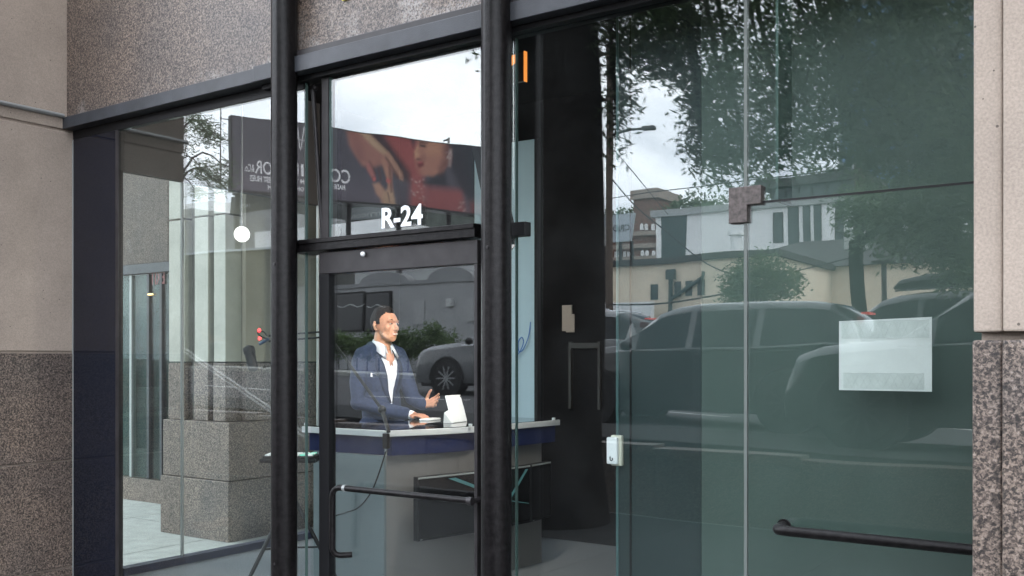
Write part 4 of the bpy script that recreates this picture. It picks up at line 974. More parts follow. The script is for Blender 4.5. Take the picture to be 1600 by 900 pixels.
# ------------------------------------------------------------------ vehicles
def car_paint(name, c): return mat(name, c, .28, .1, None, coat=.45, spec=.3)
win_m = mat('car_glass', (.012,.014,.016), .05, 0, spec=.12); chrome = mat('chrome', (.6,.6,.62), .18, 1); tl_m = mat('tail_red', (.35,.02,.02), .3, emit=(1,.05,.03), es=.6); hl_m = mat('head_lamp', (.6,.62,.65), .1)
def make_suv(label, L, W, Hh, paint, loc, name='parked_suv', box=False, dark_trim=True, rims=None, rails=True):
    o = thing(name, label, 'car', (0,0,0), 'cars along the street', local=True)
    st = [(0,.46,.52,.70,.60),(.012,.60,.68,.86,.72),(.04,.90,.97,.93,.80),(.09,.97,1.05,.96,.84),(.17,1.01,1.10,.98,.85),(.255,1.05,1.135,.99,.86),(.33,1.07,1.43,1.0,.74),(.385,1.08,1.63,1.0,.70),(.43,1.08,1.69,1.0,.69),(.50,1.09,1.725,1.0,.69),(.52,1.09,1.728,1.0,.69),(.62,1.10,1.73,1.0,.69),(.70,1.11,1.725,1.0,.69),(.72,1.11,1.722,1.0,.69),(.85,1.13,1.70,.99,.68),(.90,1.14,1.67,.98,.67),(.955,1.13,1.50,.97,.69),(.985,1.0,1.12,.95,.80),(1.0,.55,.62,.90,.76)]
    k = Hh/1.73; rings = []
    for (x, zb, zr, wb, wr) in st:
        hw = W/2; zb *= k; zr *= k
        rings.append([(x*L, hw*wb*.93, .26), (x*L, hw*wb*.985, .40 if zb > .5 else .36), (x*L, hw*wb*1.0, min(.72*k, zb*.86)), (x*L, hw*wb*.985, zb-.02), (x*L, hw*wb*.955, zb), (x*L, hw*(wb*.95*.12+wr*.88), zb+(zr-zb)*.80), (x*L, hw*wr*.90, zb+(zr-zb)*.94), (x*L, hw*wr*.55, zr), (x*L, 0, zr+.004)])
    nr = 9; full = []
    for r_ in rings: full.append(r_+[(x, -y, z) for x, y, z in reversed(r_[:-1])])
    m = len(full[0]); vs = [v for r_ in full for v in r_]
    body_f, glass_f = [], {}
    for i in range(len(full)-1):
        for j in range(m-1):
            f = (i*m+j, (i+1)*m+j, (i+1)*m+j+1, i*m+j+1); jj = j if j < nr-1 else m-2-j
            g_ = None
            if jj == 4 and 6 <= i <= 15 and i not in (9, 12): g_ = 'side_window' if True else None
            if jj >= 4 and i in (5, 6) : g_ = 'windscreen' if jj >= 5 else ('quarter' if i == 6 else None)
            if jj >= 5 and i in (15, 16): g_ = 'rear_window' if i == 15 or jj > 5 else None
            if g_ == 'quarter': g_ = 'side_window'
            if g_ == 'side_window': g_ = ('side_window', 0 if i <= 8 else (1 if i <= 11 else 2), j < nr-1)
            if g_: glass_f.setdefault(g_, []).append(f)
            else: body_f.append(f)
    caps = [tuple(range(m)), tuple((len(full)-1)*m+q for q in reversed(range(m)))]
    b = MB(); b.v = vs; b.f = body_f+caps; b.m = [0]*len(b.f)
    bo = b.build('body', paint, o, True)
    MB().box(.15*L*.3, L*.985, -W*.44, W*.44, .20, .34).build('underbody', rubber, o)
    for key, fl in glass_f.items():
        q = MB(); q.v = [(x, y, z-.004) for x, y, z in vs]; q.f = fl; q.m = [0]*len(fl); used = sorted({i for f in fl for i in f}); mp2 = {a: i for i, a in enumerate(used)}
        q.v = [q.v[a] for a in used]; q.f = [tuple(mp2[i] for i in f) for f in fl]
        q.build(key if isinstance(key, str) else 'side_window', win_m, o, True)
    # wheels with arches
    for xf in (.185, .80):
        for s in (1, -1):
            c = Vector((xf*L, s*(W/2-.10), .37)); 
            ar_ = [Vector((c.x+.445*math.cos(t), s*(W/2-.012), .37+.445*math.sin(t))) for t in [math.pi*i/14-.08+(.16*i/14) for i in range(15)]]
            arch = MB(); n_ = 15; arch.prism_y([(c.x+.43*math.cos(t), .36+.43*math.sin(t)) for t in [2*math.pi*i/28 for i in range(28)]], s*(W/2-.30), s*(W/2+.002)); arch.build('wheel_arch', black, o)
            MB().tube(ar_, .03, 6).build('arch_trim', rubber, o, True)
            wh = MB().tube([c+Vector((0, -s*.11, 0)), c+Vector((0, s*.07, 0)), c+Vector((0, s*.108, 0))], [.365, .365, .33], 32).build('wheel', rubber, o, True)
            rm = MB().tube([c+Vector((0, s*.104, 0)), c+Vector((0, s*.114, 0))], .262, 28).build('rim', black, wh, True)
            sp2 = MB()
            for q_ in range(10):
                a = 2*math.pi*q_/10; d = Vector((math.cos(a), 0, math.sin(a))); tn = Vector((-d.z, 0, d.x))
                sp2.obox(c+d*.14+Vector((0, s*.116, 0)), d*.115, tn*.014, Vector((0, .006, 0)))
            sp2.tube([c+Vector((0, s*.11, 0)), c+Vector((0, s*.128, 0))], .045, 14)
            sp2.build('spokes', rims or metal_frame, wh)
    for s in (1, -1):
        MB().obox((.040*L, s*W*.355, .80*k), (.085, 0, 0), (.03, s*.10, 0), (.01, 0, .045)).build('headlight', hl_m, o, bevel=.02)
        MB().obox((.984*L, s*W*.40, .98*k), (.05, 0, 0), (0, .07, 0), (-.01, 0, .11)).build('tail_light', tl_m, o, bevel=.015)
        mb2 = MB().ball((.315*L, s*(W/2+.10), 1.13*k), (.08, .11, .075), 12, 8).build('wing_mirror', paint if not dark_trim else black, o, True)
        if rails: MB().tube([(.43*L, s*W*.335, Hh+.015), (.50*L, s*W*.335, Hh+.035), (.80*L, s*W*.33, Hh+.025), (.87*L, s*W*.33, Hh-.02)], .016, 6).build('roof_rail', chrome, o, True)
        MB().obox((.55*L, s*(W/2-.006), 1.005*k), (.10, 0, 0), (0, .012, 0), (0, 0, .012)).build('door_handle', chrome, o)
        MB().obox((.55*L, s*(W/2*.985), 1.055*k), (.29*L, 0, 0), (0, .006, 0), (0, 0, .008)).build('window_trim', chrome, o)
        for xx in (.345, .53, .715): MB().obox((xx*L, s*(W/2+.001), .72*k), (.003, 0, 0), (0, .008, 0), (0, 0, .30*k)).build('door_seam', black, o)
    MB().obox((.004*L, 0, .60*k), (.03, 0, 0), (0, W*.28, 0), (0, 0, .13)).build('grille', black, o, bevel=.02)
    MB().obox((.965*L, 0, 1.56*k), (.05, 0, 0), (0, .16, 0), (0, 0, .012)).build('brake_light', tl_m, o)
    if box:
        bx_ = MB(); sec = []
        for i, (x, w_, h_) in enumerate(((.40,.10,.05),(.42,.22,.16),(.50,.34,.26),(.70,.36,.27),(.84,.30,.22),(.86,.14,.08))):
            sec.append([(x*L, w_*math.cos(t), Hh+.08+h_*(.5+.5*math.sin(t))) for t in [2*math.pi*q_/12 for q_ in range(12)]])
        vs2 = [v for r_ in sec for v in r_]; fs2 = [(i*12+j, (i+1)*12+j, (i+1)*12+(j+1) % 12, i*12+(j+1) % 12) for i in range(5) for j in range(12)]+[tuple(range(12)), tuple(60+q_ for q_ in reversed(range(12)))]
        bx_.add(vs2, fs2).build('roof_box', black, o, True)
    o.location = loc
    return o
# front of every car points to -X
zA = zroad(-6)
make_suv('dark sport utility car with curved roof mirrored in the right glass', 4.7, 1.92, 1.70, car_paint('paint_dark', (.012,.014,.015)), (-8.1, 2*YF-13.4, zA+.01), rails=False)
make_suv('grey sport utility car mirrored behind the presenter', 5.5, 2.0, 1.76, car_paint('paint_grey', (.13,.135,.14)), (-14.1, 2*YF-17.4, zroad(-11.5)+.03), rims=mat('alloy', (.22,.225,.23), .35, .7))
make_suv('black car whose bonnet is mirrored behind the paper sheet', 4.7, 1.9, 1.64, car_paint('paint_black', (.010,.011,.012)), (-3.62, 2*YF-11.0, zroad(-2)+.15))
make_suv('tall dark van with roof box mirrored behind the curved roof', 5.3, 2.0, 2.02, car_paint('paint_slate', (.02,.022,.024)), (-6.5, 2*YF-18.2, zroad(-4)+.1), name='parked_van', box=True)

# ------------------------------------------------------------------ street furniture
wood = mat('pole_wood', (.075,.058,.045), .9, 0, (9,.3))
pb = M(951, 560, 38); pbz = .5
up_ = thing('utility_pole', 'tall wooden utility pole with street light arm mirrored in the glass', 'pole', (pb.x, pb.y, pbz))
ptop = M(951, 70, 38).z
MB().tube([(pb.x, pb.y, pbz-.1), (pb.x, pb.y, ptop)], [.19, .13], 14).build('shaft', wood, up_, True)
arm = [M(955, 213, 38), M(970, 208, 38), M(985, 204.5, 38), M(1003, 203, 38)]
MB().tube(smooth_path(arm), .055, 8).build('lamp_arm', metal_frame, up_, True)
a_, b_ = M(1001, 203, 38), M(1022, 201, 38)
MB().obox((a_+b_)/2, (b_-a_)*.5, (0,.14,0), (0,0,.09)).build('lamp_head', metal_frame, up_, bevel=.04)
tz = M(945, 370, 38)
MB().tube([tz+Vector((-.05,0,-.4)), tz+Vector((-.05,0,.4))], .2, 14).build('transformer', mat('transformer_grey', (.45,.46,.44), .5), up_, True)
for dz in (-.3, -2.4): MB().obox((pb.x, pb.y, ptop+dz), (.9,0,0), (0,.05,0), (0,0,.06)).build('cross_arm', wood, up_)
def wire(pts, label, r_=.02):
    o = MB().tube(smooth_path(pts, 8), r_, 5).build('overhead_wire', rubber, None, True)
    return tag(o, label, 'wire', 'overhead wires')
wire([M(953, 232, 38), M(1000, 285, 37), M(1040, 335, 36)], 'overhead wire falling steeply from the utility pole', .018)
wire([M(955, 280, 38), M(990, 320, 37), M(1030, 355, 36), M(1100, 410, 34), M(1150, 432, 33)], 'thick overhead wire falling from pole past the brick tower', .028)
wire([M(945, 312, 38), M(1000, 304, 36), M(1080, 293, 33), M(1200, 276, 28), M(1330, 262, 24)], 'overhead wire rising gently across the pale sky', .02)
wire([M(950, 475, 34), M(1050, 472, 32), M(1160, 455, 30)], 'low overhead wire in front of the cream wall', .03)
wire([M(1240, 425, 30), M(1310, 408, 28), M(1340, 400, 27)], 'overhead wire reaching the transformer pole', .02)
wire([M(1330, 300, 19), M(1420, 292, 18), M(1530, 281, 17)], 'heavy overhead wire crossing above the white building', .03)
p2 = M(1341, 560, 22); p2z = .6
u2 = thing('transformer_pole', 'utility pole with three grey transformers mirrored in right glass', 'pole', (p2.x, p2.y, p2z))
MB().tube([(p2.x, p2.y, p2z), (p2.x, p2.y, M(1341, 240, 22).z)], [.13, .10], 12).build('shaft', wood, u2, True)
for pxx in (1326, 1338, 1358):
    c = M(pxx, 375, 21.6); MB().tube([c+Vector((0,0,-.20)), c+Vector((0,0,.20))], .085, 12).build('transformer', MAT['transformer_grey'], u2, True)
for pxx, lab in ((1382, 'slim lamp post with flat head mirrored above the van'), (1470, 'lamp post with wires mirrored beside the right pier')):
    c = M(pxx, 560, 24); t_ = thing('lamp_post', lab, 'lamp post', (c.x, c.y, .6), 'lamp posts in the car park')
    zt = M(pxx, 412 if pxx == 1382 else 395, 24).z
    MB().tube([(c.x, c.y, .6), (c.x, c.y, zt)], .06, 10).build('shaft', metal_frame, t_, True)
    MB().obox((c.x, c.y, zt+.03), (.26,0,0), (0,.14,0), (0,0,.04)).build('lamp_head', metal_frame, t_, bevel=.02)

# sloping handrail of the steps down from the street, and a signal with red lamps
hrl = thing('handrail', 'pale sloping handrail mirrored in the left window', 'handrail', (-11, -1.5, .3))
ra_, rb_ = M(270, 532, 8.9), M(500, 694, 8.9); steel = mat('pale_steel', (.55,.56,.55), .4)
for dz in (0, -.055): MB().tube([ra_+Vector((0,0,dz)), rb_+Vector((0,0,dz))], .012, 8).build('rail', steel, hrl, True)
for f in (.12, .92):
    c = ra_.lerp(rb_, f); MB().tube([(c.x, c.y, (.0 if c.y > -2.05 else zroad(c.x)+.1)), (c.x, c.y, c.z)], .014, 8).build('post', metal_frame, hrl, True)
sc_ = M(401, 521, 24); sgl = thing('traffic_signal', 'traffic signal with two red lamps mirrored in the left window', 'traffic signal', (sc_.x, sc_.y, zroad(sc_.x)))
MB().tube([(sc_.x, sc_.y-.25, zroad(sc_.x)), (sc_.x, sc_.y-.25, sc_.z+.6)], .06, 8).build('pole', metal_frame, sgl, True)
MB().box(sc_.x-.12, sc_.x+.12, sc_.y-.2, sc_.y, sc_.z-.28, sc_.z+.28).build('head', black, sgl, bevel=.02)
redl = mat('signal_red', (.8,.05,.04), .4, emit=(1,.03,.04), es=7)
for py in (515, 527.5): c = M(401, py, 23.9); MB().tube([(c.x, sc_.y-.01, c.z), (c.x, sc_.y+.02, c.z)], .07, 16).build('lamp', redl, sgl)

# ------------------------------------------------------------------ buildings over the street
glz = mat('far_glass', (.03,.045,.05), .15); brick = mat('brick_far', (.17,.085,.065), .9, 0, (2.5,.25)); cream_w = mat('cream_stucco', (.70,.60,.47), .9, 0, (.8,.08)); roof_d = mat('slate_roof', (.045,.045,.045), .85, 0, (4,.3)); white_w = mat('white_stucco', (.84,.85,.85), .9, 0, (.5,.05)); grey_w = mat('grey_stucco', (.27,.275,.28), .92, 0, (.9,.08)); dkgreen = mat('dark_green_panel', (.02,.045,.045), .4); stone_t = mat('stone_trim', (.34,.28,.24), .9)
def bldg(name, label, px0, px1, pytop, Yv, depth, m_, base=.4, ref=None):
    a, b = M(px0, 560, Yv), M(px1, 560, Yv); z = M(ref or px0, pytop, Yv).z
    t_ = thing(name, label, 'building', ((a.x+b.x)/2, a.y, base))
    MB().box(a.x, b.x, a.y-depth, a.y, base-.3, z).build('wall', m_, t_)
    return t_, a.x, b.x, a.y, z
def win(t_, px0, py0, px1, py1, Yv, fm=None, gm=None, bars=True):
    a, b = M(px0, py0, Yv), M(px1, py1, Yv); y = a.y
    w_ = MB().box(a.x, b.x, y-.05, y+.03, b.z, a.z).build('window', fm or metal_frame, t_)
    d = min(.08, (b.x-a.x)*.12); 
    MB().box(a.x+d, b.x-d, y+.031, y+.04, b.z+d, a.z-d).build('pane', gm or glz, w_)
    if bars:
        MB().box((a.x+b.x)/2-.03, (a.x+b.x)/2+.03, y+.041, y+.06, b.z+d, a.z-d).build('glazing_bar', fm or metal_frame, w_)
        MB().box(a.x+d, b.x-d, y+.041, y+.055, (a.z+b.z)/2-.03, (a.z+b.z)/2+.03).build('glazing_bar', fm or metal_frame, w_)
    return w_
# cream building with small windows
cb, x0, x1, y_, z_ = bldg('cream_building', 'cream stucco building with small dark windows behind the cars', 948, 1210, 412, 40, 12, cream_w, ref=1040)
MB().box(x0-.2, x1+.2, y_-12.2, y_+.18, z_+.001, z_+.28).build('parapet', roof_d, cb)
for (a, b, c, d) in ((1014,444,1025,467),(1053,440,1064,463),(1072,439,1083,462),(1092,437,1103,461),(1018,497,1026,510)): win(cb, a, b, c, d, 39.97, dkgreen)
dn = M(1046, 560, 39.8); MB().tube([(dn.x, dn.y, .5), (dn.x, dn.y, z_-.5)], .11, 8).build('downpipe', dkgreen, cb, True)
MB().tube([(dn.x, dn.y, z_-1.6), M(1100, 434, 39.8), M(1101, 425, 39.8)], .09, 8).build('downpipe', dkgreen, cb, True)
MB().obox((dn.x, dn.y, z_-.5), (.22,0,0), (0,.12,0), (0,0,.22)).build('rain_head', dkgreen, cb)
wa, wb_ = M(948, 472, 39), M(1015, 520, 39)
wl = thing('white_wall', 'low white wall with red letters mirrored behind the cars', 'wall', (wa.x, wa.y, .4)); MB().box(wa.x-6, wb_.x, wa.y-.3, wa.y, .3, wa.z).build('wall_face', white_w, wl)
ca = M(1016.5, 504, 38.9); put_text('lettering', 'CR', 1, mat('sign_red', (.40,.07,.05), .7), (M(1014, 504, 38.9).x, wa.y+.02, ca.z), (-1,0,0), (0,0,1), wl, weight=.02, width=.30, height=.36, ext=.005)
# hipped dark roof hall
hh = thing('long_hall', 'long cream hall with dark hipped roof behind the van', 'building', (M(1300,0,48).x, M(1300,0,48).y, .4))
a, b = M(1075, 560, 48), M(1560, 560, 48); ze = M(1300, 418, 48).z; zr = M(1300, 388, 50).z
MB().box(a.x, b.x, a.y-10, a.y, .2, ze).build('wall', cream_w, hh)
MB().add([(a.x-.5, a.y+.4, ze), (b.x+.5, a.y+.4, ze), (b.x+.5, a.y-10.4, ze), (a.x-.5, a.y-10.4, ze), (a.x+4.5, a.y-5, zr+.8), (b.x-3, a.y-5, zr+.8)], [(0,1,5,4),(1,2,5),(2,3,4,5),(3,0,4),(0,3,2,1)]).build('roof', roof_d, hh)
vn = M(1122, 385, 48); MB().tube([(vn.x, vn.y-2.5, zr-1.2), (vn.x, vn.y-2.5, zr+1.0)], .28, 10).build('roof_vent', white_w, hh, True); MB().tube([(vn.x, vn.y-2.5, zr+1.0), (vn.x, vn.y-2.5, zr+1.25)], .45, 10).build('vent_cap', white_w, hh, True)
# white building with tall strips
wbld, x0, x1, y_, z_ = bldg('white_building', 'long white building with tall dark window strips', 1022, 1580, 340, 70, 16, white_w)
MB().box(x0-.3, x1+.3, y_-16, y_+.25, z_+.002, z_+.5).build('parapet', mat('grey_coping', (.35,.36,.36), .8), wbld)
for (a, b, c, d) in ((1030,336,1070,394),(1030,396,1070,425)): win(wbld, a, b, c, d, 69.95, dkgreen, dkgreen, False)
for (a, c, b, d) in ((1206,1222,331,380),(1230,1248,322,386),(1255,1267,320,385),(1273,1285,318,384),(1306,1319,314,382),(1395,1410,308,380),(1420,1440,306,376),(1455,1480,303,374)): win(wbld, a, b, c, d, 69.95, roof_d, glz, False)
ra = thing('rooftop_house', 'grey glazed rooftop house above the white building', 'building', (M(1290,0,78).x, M(1290,0,78).y, 12))
a, b = M(1205, 560, 78), M(1340, 560, 78); za, zb2 = M(1205, 312, 78).z-2, M(1290, 284, 78).z
MB().box(a.x, b.x, a.y-6, a.y, za, zb2).build('wall', glz, ra); MB().box(a.x-1, b.x+.5, a.y-7, a.y+.6, zb2+.01, zb2+.7).build('roof', roof_d, ra)
for k in range(7): MB().box(a.x+(b.x-a.x)*k/6-.06, a.x+(b.x-a.x)*k/6+.06, a.y+.01, a.y+.10, za, zb2).build('mullion', metal_frame, ra)
# brick building with tower
bb, x0, x1, y_, z_ = bldg('brick_tower_building', 'red brick building with square tower and arched windows', 940, 1035, 368, 110, 20, brick, ref=1000)
a, b = M(990, 560, 109), M(1024, 560, 109); zt = M(1005, 312, 109).z
tw_ = MB().box(a.x, b.x, a.y-6, a.y, 3, zt).build('tower', brick, bb); MB().box(a.x-.3, b.x+.3, a.y-6.3, a.y+.3, zt+.01, zt+1.1).build('tower_cap', stone_t, tw_)
for pxx in (1002, 1008.5, 1018): 
    for (pt, pb_) in ((352, 359), (393, 400), (408, 414)):
        c0, c1 = M(pxx-2.2, pt, 108.6), M(pxx+2.2, pb_, 108.6); r_ = (c1.x-c0.x)/2
        MB().prism_y([(c0.x, c1.z), (c1.x, c1.z)]+[((c0.x+c1.x)/2+r_*math.cos(t), c0.z+r_*math.sin(t)) for t in [math.pi*i/6 for i in range(7)]], c0.y-.05, c0.y+.06).build('arched_window', white_w, bb)
for py in (364, 383, 402): c = M(1010, py, 108.7); MB().box(x0, x1, c.y, c.y+.25, c.z-.25, c.z+.25).build('stone_band', stone_t, bb)
for pxx in (962, 968, 976, 982):
    c0, c1 = M(pxx-2, 393, 109.9), M(pxx+2, 405, 109.9); MB().box(c0.x, c1.x, c0.y, c0.y+.08, c1.z, c0.z).build('window', white_w, bb)
sgn = thing('roof_sign', 'pale grey roof sign with dark letters near the brick tower', 'sign', (M(970,0,95).x, M(970,0,95).y, 10))
a, b = M(930, 339, 95), M(991, 376, 95); gs = mat('sign_grey', (.42,.46,.50), .8)
MB().prism_y([(a.x, b.z), (b.x-.5, b.z), (b.x, a.z), (a.x, a.z)], a.y-.4, a.y).build('panel', gs, sgn)
for pxx in (945, 968, 985): c = M(pxx, 376, 95); MB().box(c.x-.15, c.x+.15, c.y-.35, c.y-.1, .4, c.z-.01).build('post', metal_frame, sgn)
l0 = M(983, 363, 94.9); put_text('lettering', 'CR|De', 3, mat('sign_black', (.02,.02,.022), .6), (l0.x, a.y+.03, l0.z), (-1,0,0), (0,0,1), sgn, width=M(983,0,95).x-M(951,0,95).x, height=.85, ext=.01)
# grey stucco building on the left
gb, x0, x1, y_, z_ = bldg('grey_building', 'plain grey stucco building with arched parapets mirrored behind the presenter', 440, 858, 438, 30, 4, grey_w, ref=640)
for (pa, pb_) in ((560, 636), (666, 737)):
    c0, c1 = M(pa, 438, 30), M(pb_, 438, 30); cx_ = (c0.x+c1.x)/2; rx = (c1.x-c0.x)/2
    MB().prism_y([(cx_+rx*math.cos(t), z_+.002+.42*math.sin(t)) for t in [math.pi*i/16 for i in range(17)]], y_-.4, y_+.002).build('arched_parapet', mat('parapet_grey', (.2,.205,.21), .9) if 'parapet_grey' not in MAT else MAT['parapet_grey'], gb)
MB().box(x0, x1, y_, y_+.06, z_-.16, z_).build('string_course', MAT['parapet_grey'], gb)
for (a, b, c, d) in ((520,457,570,517),(572,457,613,517),(480,457,516,517)):
    w_ = win(gb, a, b, c, d, 29.95, black, black_gloss, False)
line_m = mat('chalk_line', (.42,.43,.43), .7)
wv = [M(528+6*i, 477+2.2*math.sin(i*1.5), 29.90) for i in range(8)]; wv2 = [M(574+6*i, 479+2.2*math.sin(i*1.7), 29.90) for i in range(6)]
for pth in (wv, wv2): MB().tube(smooth_path(pth, 4), .022, 5).build('chalk_wave', line_m, gb)
wlp, wlq = M(697, 467, 29.9), M(704, 479, 29.9); MB().box(wlp.x, wlq.x, y_, y_+.22, wlq.z, wlp.z).build('wall_lamp', mat('lamp_grey', (.4,.41,.41), .5), gb, bevel=.03)
for (a, b, c, d) in ((645,470,661,506),(728,466,744,502)): 
    p_, q_ = M(a, b, 29.98), M(c, d, 29.98); MB().box(p_.x, q_.x, p_.y, p_.y+.05, q_.z, p_.z).build('patch_panel', mat('patch_grey', (.31,.315,.32), .9) if 'patch_grey' not in MAT else MAT['patch_grey'], gb)
pal = thing('pale_building', 'pale grey building rising behind the arched parapets', 'building', (M(620,0,45).x, M(620,0,45).y, .4))
a, b = M(446, 560, 45), M(858, 560, 45); MB().box(a.x, b.x, a.y-4, a.y, .2, M(620, 405, 45).z).build('wall', mat('pale_stucco', (.5,.51,.51), .9, 0, (.6,.06)), pal)
MB().box(a.x-.2, b.x+.2, a.y-4.2, a.y+.25, M(620, 405, 45).z+.001, M(620, 401, 45).z).build('coping', white_w, pal)
dlb, x0q, x1q, yq_, zq_ = bldg('dark_low_building', 'long dark low building with pale coping mirrored in the left window', 225, 440, 390, 33, 5, mat('charcoal_stucco', (.055,.057,.055), .9, 0, (1.2,.25)), ref=400)
MB().box(x0q-.1, x1q+.1, yq_-5.1, yq_+.12, zq_+.001, zq_+.10).build('coping', gs, dlb)
# hedge below it
def hedge(pxa, pxb, py, Yv, label, hgt):
    a, b = M(pxa, py, Yv), M(pxb, py, Yv); n = max(3, int((b.x-a.x)/.5)); o = thing('hedge', label, 'hedge', ((a.x+b.x)/2, a.y, zroad(a.x)+.1), 'hedges along the grey building')
    cl_ = [((a.x+(b.x-a.x)*(i+.5)/n, a.y+random.uniform(-.1,.1), a.z-.15-hgt*random.uniform(.0,.8)), (.42,.4,.34), 420) for i in range(n) for _ in range(2)]
    leaves_mesh(cl_, 'foliage', leaf2, o, (.12,.06), 0)
    for i in range(n): MB().tube([(a.x+(b.x-a.x)*(i+.5)/n, a.y, zroad(a.x)-.1), (a.x+(b.x-a.x)*(i+.5)/n, a.y, a.z-.9)], .02, 6).build('stem', bark, o)
hedge(505, 600, 522, 27.5, 'low green hedge mirrored left of the presenter', .7)
hedge(610, 705, 514, 27.5, 'round green bushes mirrored right of the presenter', .8)
# dark tall building at left with number
db, x0, x1, y_, z_ = bldg('dark_building', 'dark building below the billboard with phone number painted on it', 362, 500, 300, 62, 14, mat('dark_brick', (.075,.08,.08), .9, 0, (1.2,.3)), ref=420)
n0 = M(390, 326, 61.8); put_text('lettering', '(678)', 2, mat('chalk_paint', (.42,.44,.43), .8), (n0.x, y_+.02, n0.z), (-1,0,0), (0,0,1), db, width=n0.x-M(371,0,61.8).x, height=.46, ext=.01)
for k in range(5): c0, c1 = M(372+22*k, 346, 61.9), M(386+22*k, 356, 61.9); MB().box(c0.x, c1.x, y_, y_+.05, c1.z, c0.z).build('window', glz, db)
ob, x0, x1, y_, z_ = bldg('shop_building', 'grey green building under the billboard with a pale name board', 500, 858, 318, 66, 6, mat('grey_green', (.11,.125,.11), .9, 0, (1.2,.25)), ref=600)
s0, s1 = M(533, 326, 65.8), M(612, 338, 65.8); MB().prism_y([(s0.x+.25, s1.z), (s1.x, s1.z-.2), (s1.x, s0.z-.3), (s0.x, s0.z)], y_, y_+.15).build('name_board', mat('board_grey', (.28,.30,.30), .8), ob)
put_text('lettering', 'OUTTICONT', 2, mat('letter_pale', (.55,.57,.57), .8), (M(610,0,65.7).x, y_+.17, s1.z+.1), (-1,0,0), (0,0,1), ob, weight=.02, width=M(610,0,65.7).x-M(537,0,65.7).x, height=.34, ext=.01)
# row of white flat roofs low at the left
for i, (pa, pb_, py, Yv, m_) in enumerate(((290, 332, 318, 75, white_w), (318, 362, 322, 80, gs), (255, 300, 330, 70, grey_w), (290, 430, 345, 50, grey_w), (400, 500, 362, 48, white_w), (515, 600, 352, 50, white_w))):
    bldg('low_building', ['small white block below the tree branch', 'pale grey block beside the billboard posts', 'grey block at the far left of the window', 'long low grey building under the dark building', 'low white building left of the door', 'low white building with strip windows under the name board'][i], pa, pb_, py, Yv, 8, m_)
# blue glazed tower glimpsed through the leaves
bt, x0, x1, y_, z_ = bldg('glass_tower', 'tall blue glass tower glimpsed through the leaves', 1310, 1560, -160, 130, 20, mat('tower_stone', (.35,.36,.36), .8))
blu = mat('sky_blue_glass', (.10,.20,.36), .2)
for r_ in range(13):
    zz0 = 6+4.2*r_; MB().box(x0+.3, x1-.3, y_, y_+.12, zz0, zz0+3.3).build('window_band', blu, bt)
# trees on the skyline
for i, (px_, py_, Yv, s_) in enumerate(((1100, 300, 95, 3.2), (1150, 305, 92, 3.0), (1255, 275, 100, 4.2), (1075, 318, 98, 2.6), (975, 335, 118, 2.4))):
    b = M(px_, 560, Yv); c = M(px_, py_, Yv); t_ = thing('skyline_tree', ['bare crowned tree beside the rooftop', 'thin tree on the skyline by the glass joint', 'round dark tree on the skyline', 'low tree on the skyline by the chimney', 'small dark tree next to the brick tower'][i], 'tree', (b.x, b.y, .5), 'trees on the skyline')
    MB().tube([(b.x, b.y, .4), (b.x, b.y, c.z)], [.35, .1], 8).build('trunk', bark, t_, True)
    leaves_mesh([((b.x, b.y, c.z-s_*.4), (s_*1.4, s_, s_*.6), 1100 if i > 1 else 260)], 'crown', leaf, t_, (.5,.3), 0)

# ------------------------------------------------------------------ billboard
A, B = M(362, 180, 41.0), M(762, 238, 55.5)
A = M(362, 180, 38.0)
kk = .855
dA = A.y; 
def bb_pt(px, py, Yv): return M(px, py, Yv)
Yl = 34.0; al, bl = ray(362); tl_ = Yl/bl; tr2 = tl_/kk; ar_, br_ = ray(770); Yr = tr2*br_
A = M(362, 180, Yl); B = M(770, 239.6, Yr); zt_ = A.z; zb_b = M(362, 297, Yl).z
ux = Vector((B.x-A.x, B.y-A.y, 0)); BL = ux.length; ux.normalize(); un = Vector((-ux.y, ux.x, 0))
if un.y < 0: un = -un
bi = thing('billboard', 'large dark billboard with portrait of a woman and raised hands', 'billboard', (A.x+ux.x*BL/2, A.y+ux.y*BL/2, .5))
BH = zt_-zb_b
cen = A+ux*(BL/2)+Vector((0,0,-BH/2))
MB().obox(cen-un*.25, ux*(BL/2+.06), un*.23, Vector((0,0,BH/2+.06))).build('frame', black, bi)
def bcoord(px, py):                 # sighting on the board -> (u along, v up)
    a_, b_ = ray(px); 
    # intersect sight line with board line (in mirrored plan)
    ax_, ay_ = A.x, 2*YF-A.y; dx_, dy_ = ux.x, -ux.y
    den = a_*dy_-b_*dx_; t = (ax_*dy_-ay_*dx_)/den; s = ((a_*t-ax_)*dx_+(b_*t-ay_)*dy_)
    return s, (EYE+(560-py)/FOC*t)-zb_b
NU, NV = 300, 96
U, Vv = np.meshgrid(np.linspace(0, BL, NU+1), np.linspace(0, BH, NV+1))
imgc = np.zeros(U.shape+(3,)); 
fu = U/BL; fv = Vv/BH
imgc[:] = (.062, .056, .074); imgc += np.clip(.5-fv, 0, 1)[..., None]*np.array((.09, .07, .085))*np.clip(1.3-fu, .2, 1)[..., None]
def poly_mask(pts, soft):
    q = np.array([bcoord(*p) for p in pts]); n = len(q); inside = np.zeros(U.shape, bool); dist = np.full(U.shape, 1e9)
    for i in range(n):
        x1, y1 = q[i]; x2, y2 = q[(i+1) % n]
        cond = ((y1 > Vv) != (y2 > Vv)) & (U < (x2-x1)*(Vv-y1)/((y2-y1)+1e-9)+x1); inside ^= cond
        L2 = (x2-x1)**2+(y2-y1)**2+1e-9; t = np.clip(((U-x1)*(x2-x1)+(Vv-y1)*(y2-y1))/L2, 0, 1); dist = np.minimum(dist, np.hypot(U-x1-t*(x2-x1), Vv-y1-t*(y2-y1)))
    sd = np.where(inside, dist, -dist); return np.clip(sd/soft*.5+.5, 0, 1)
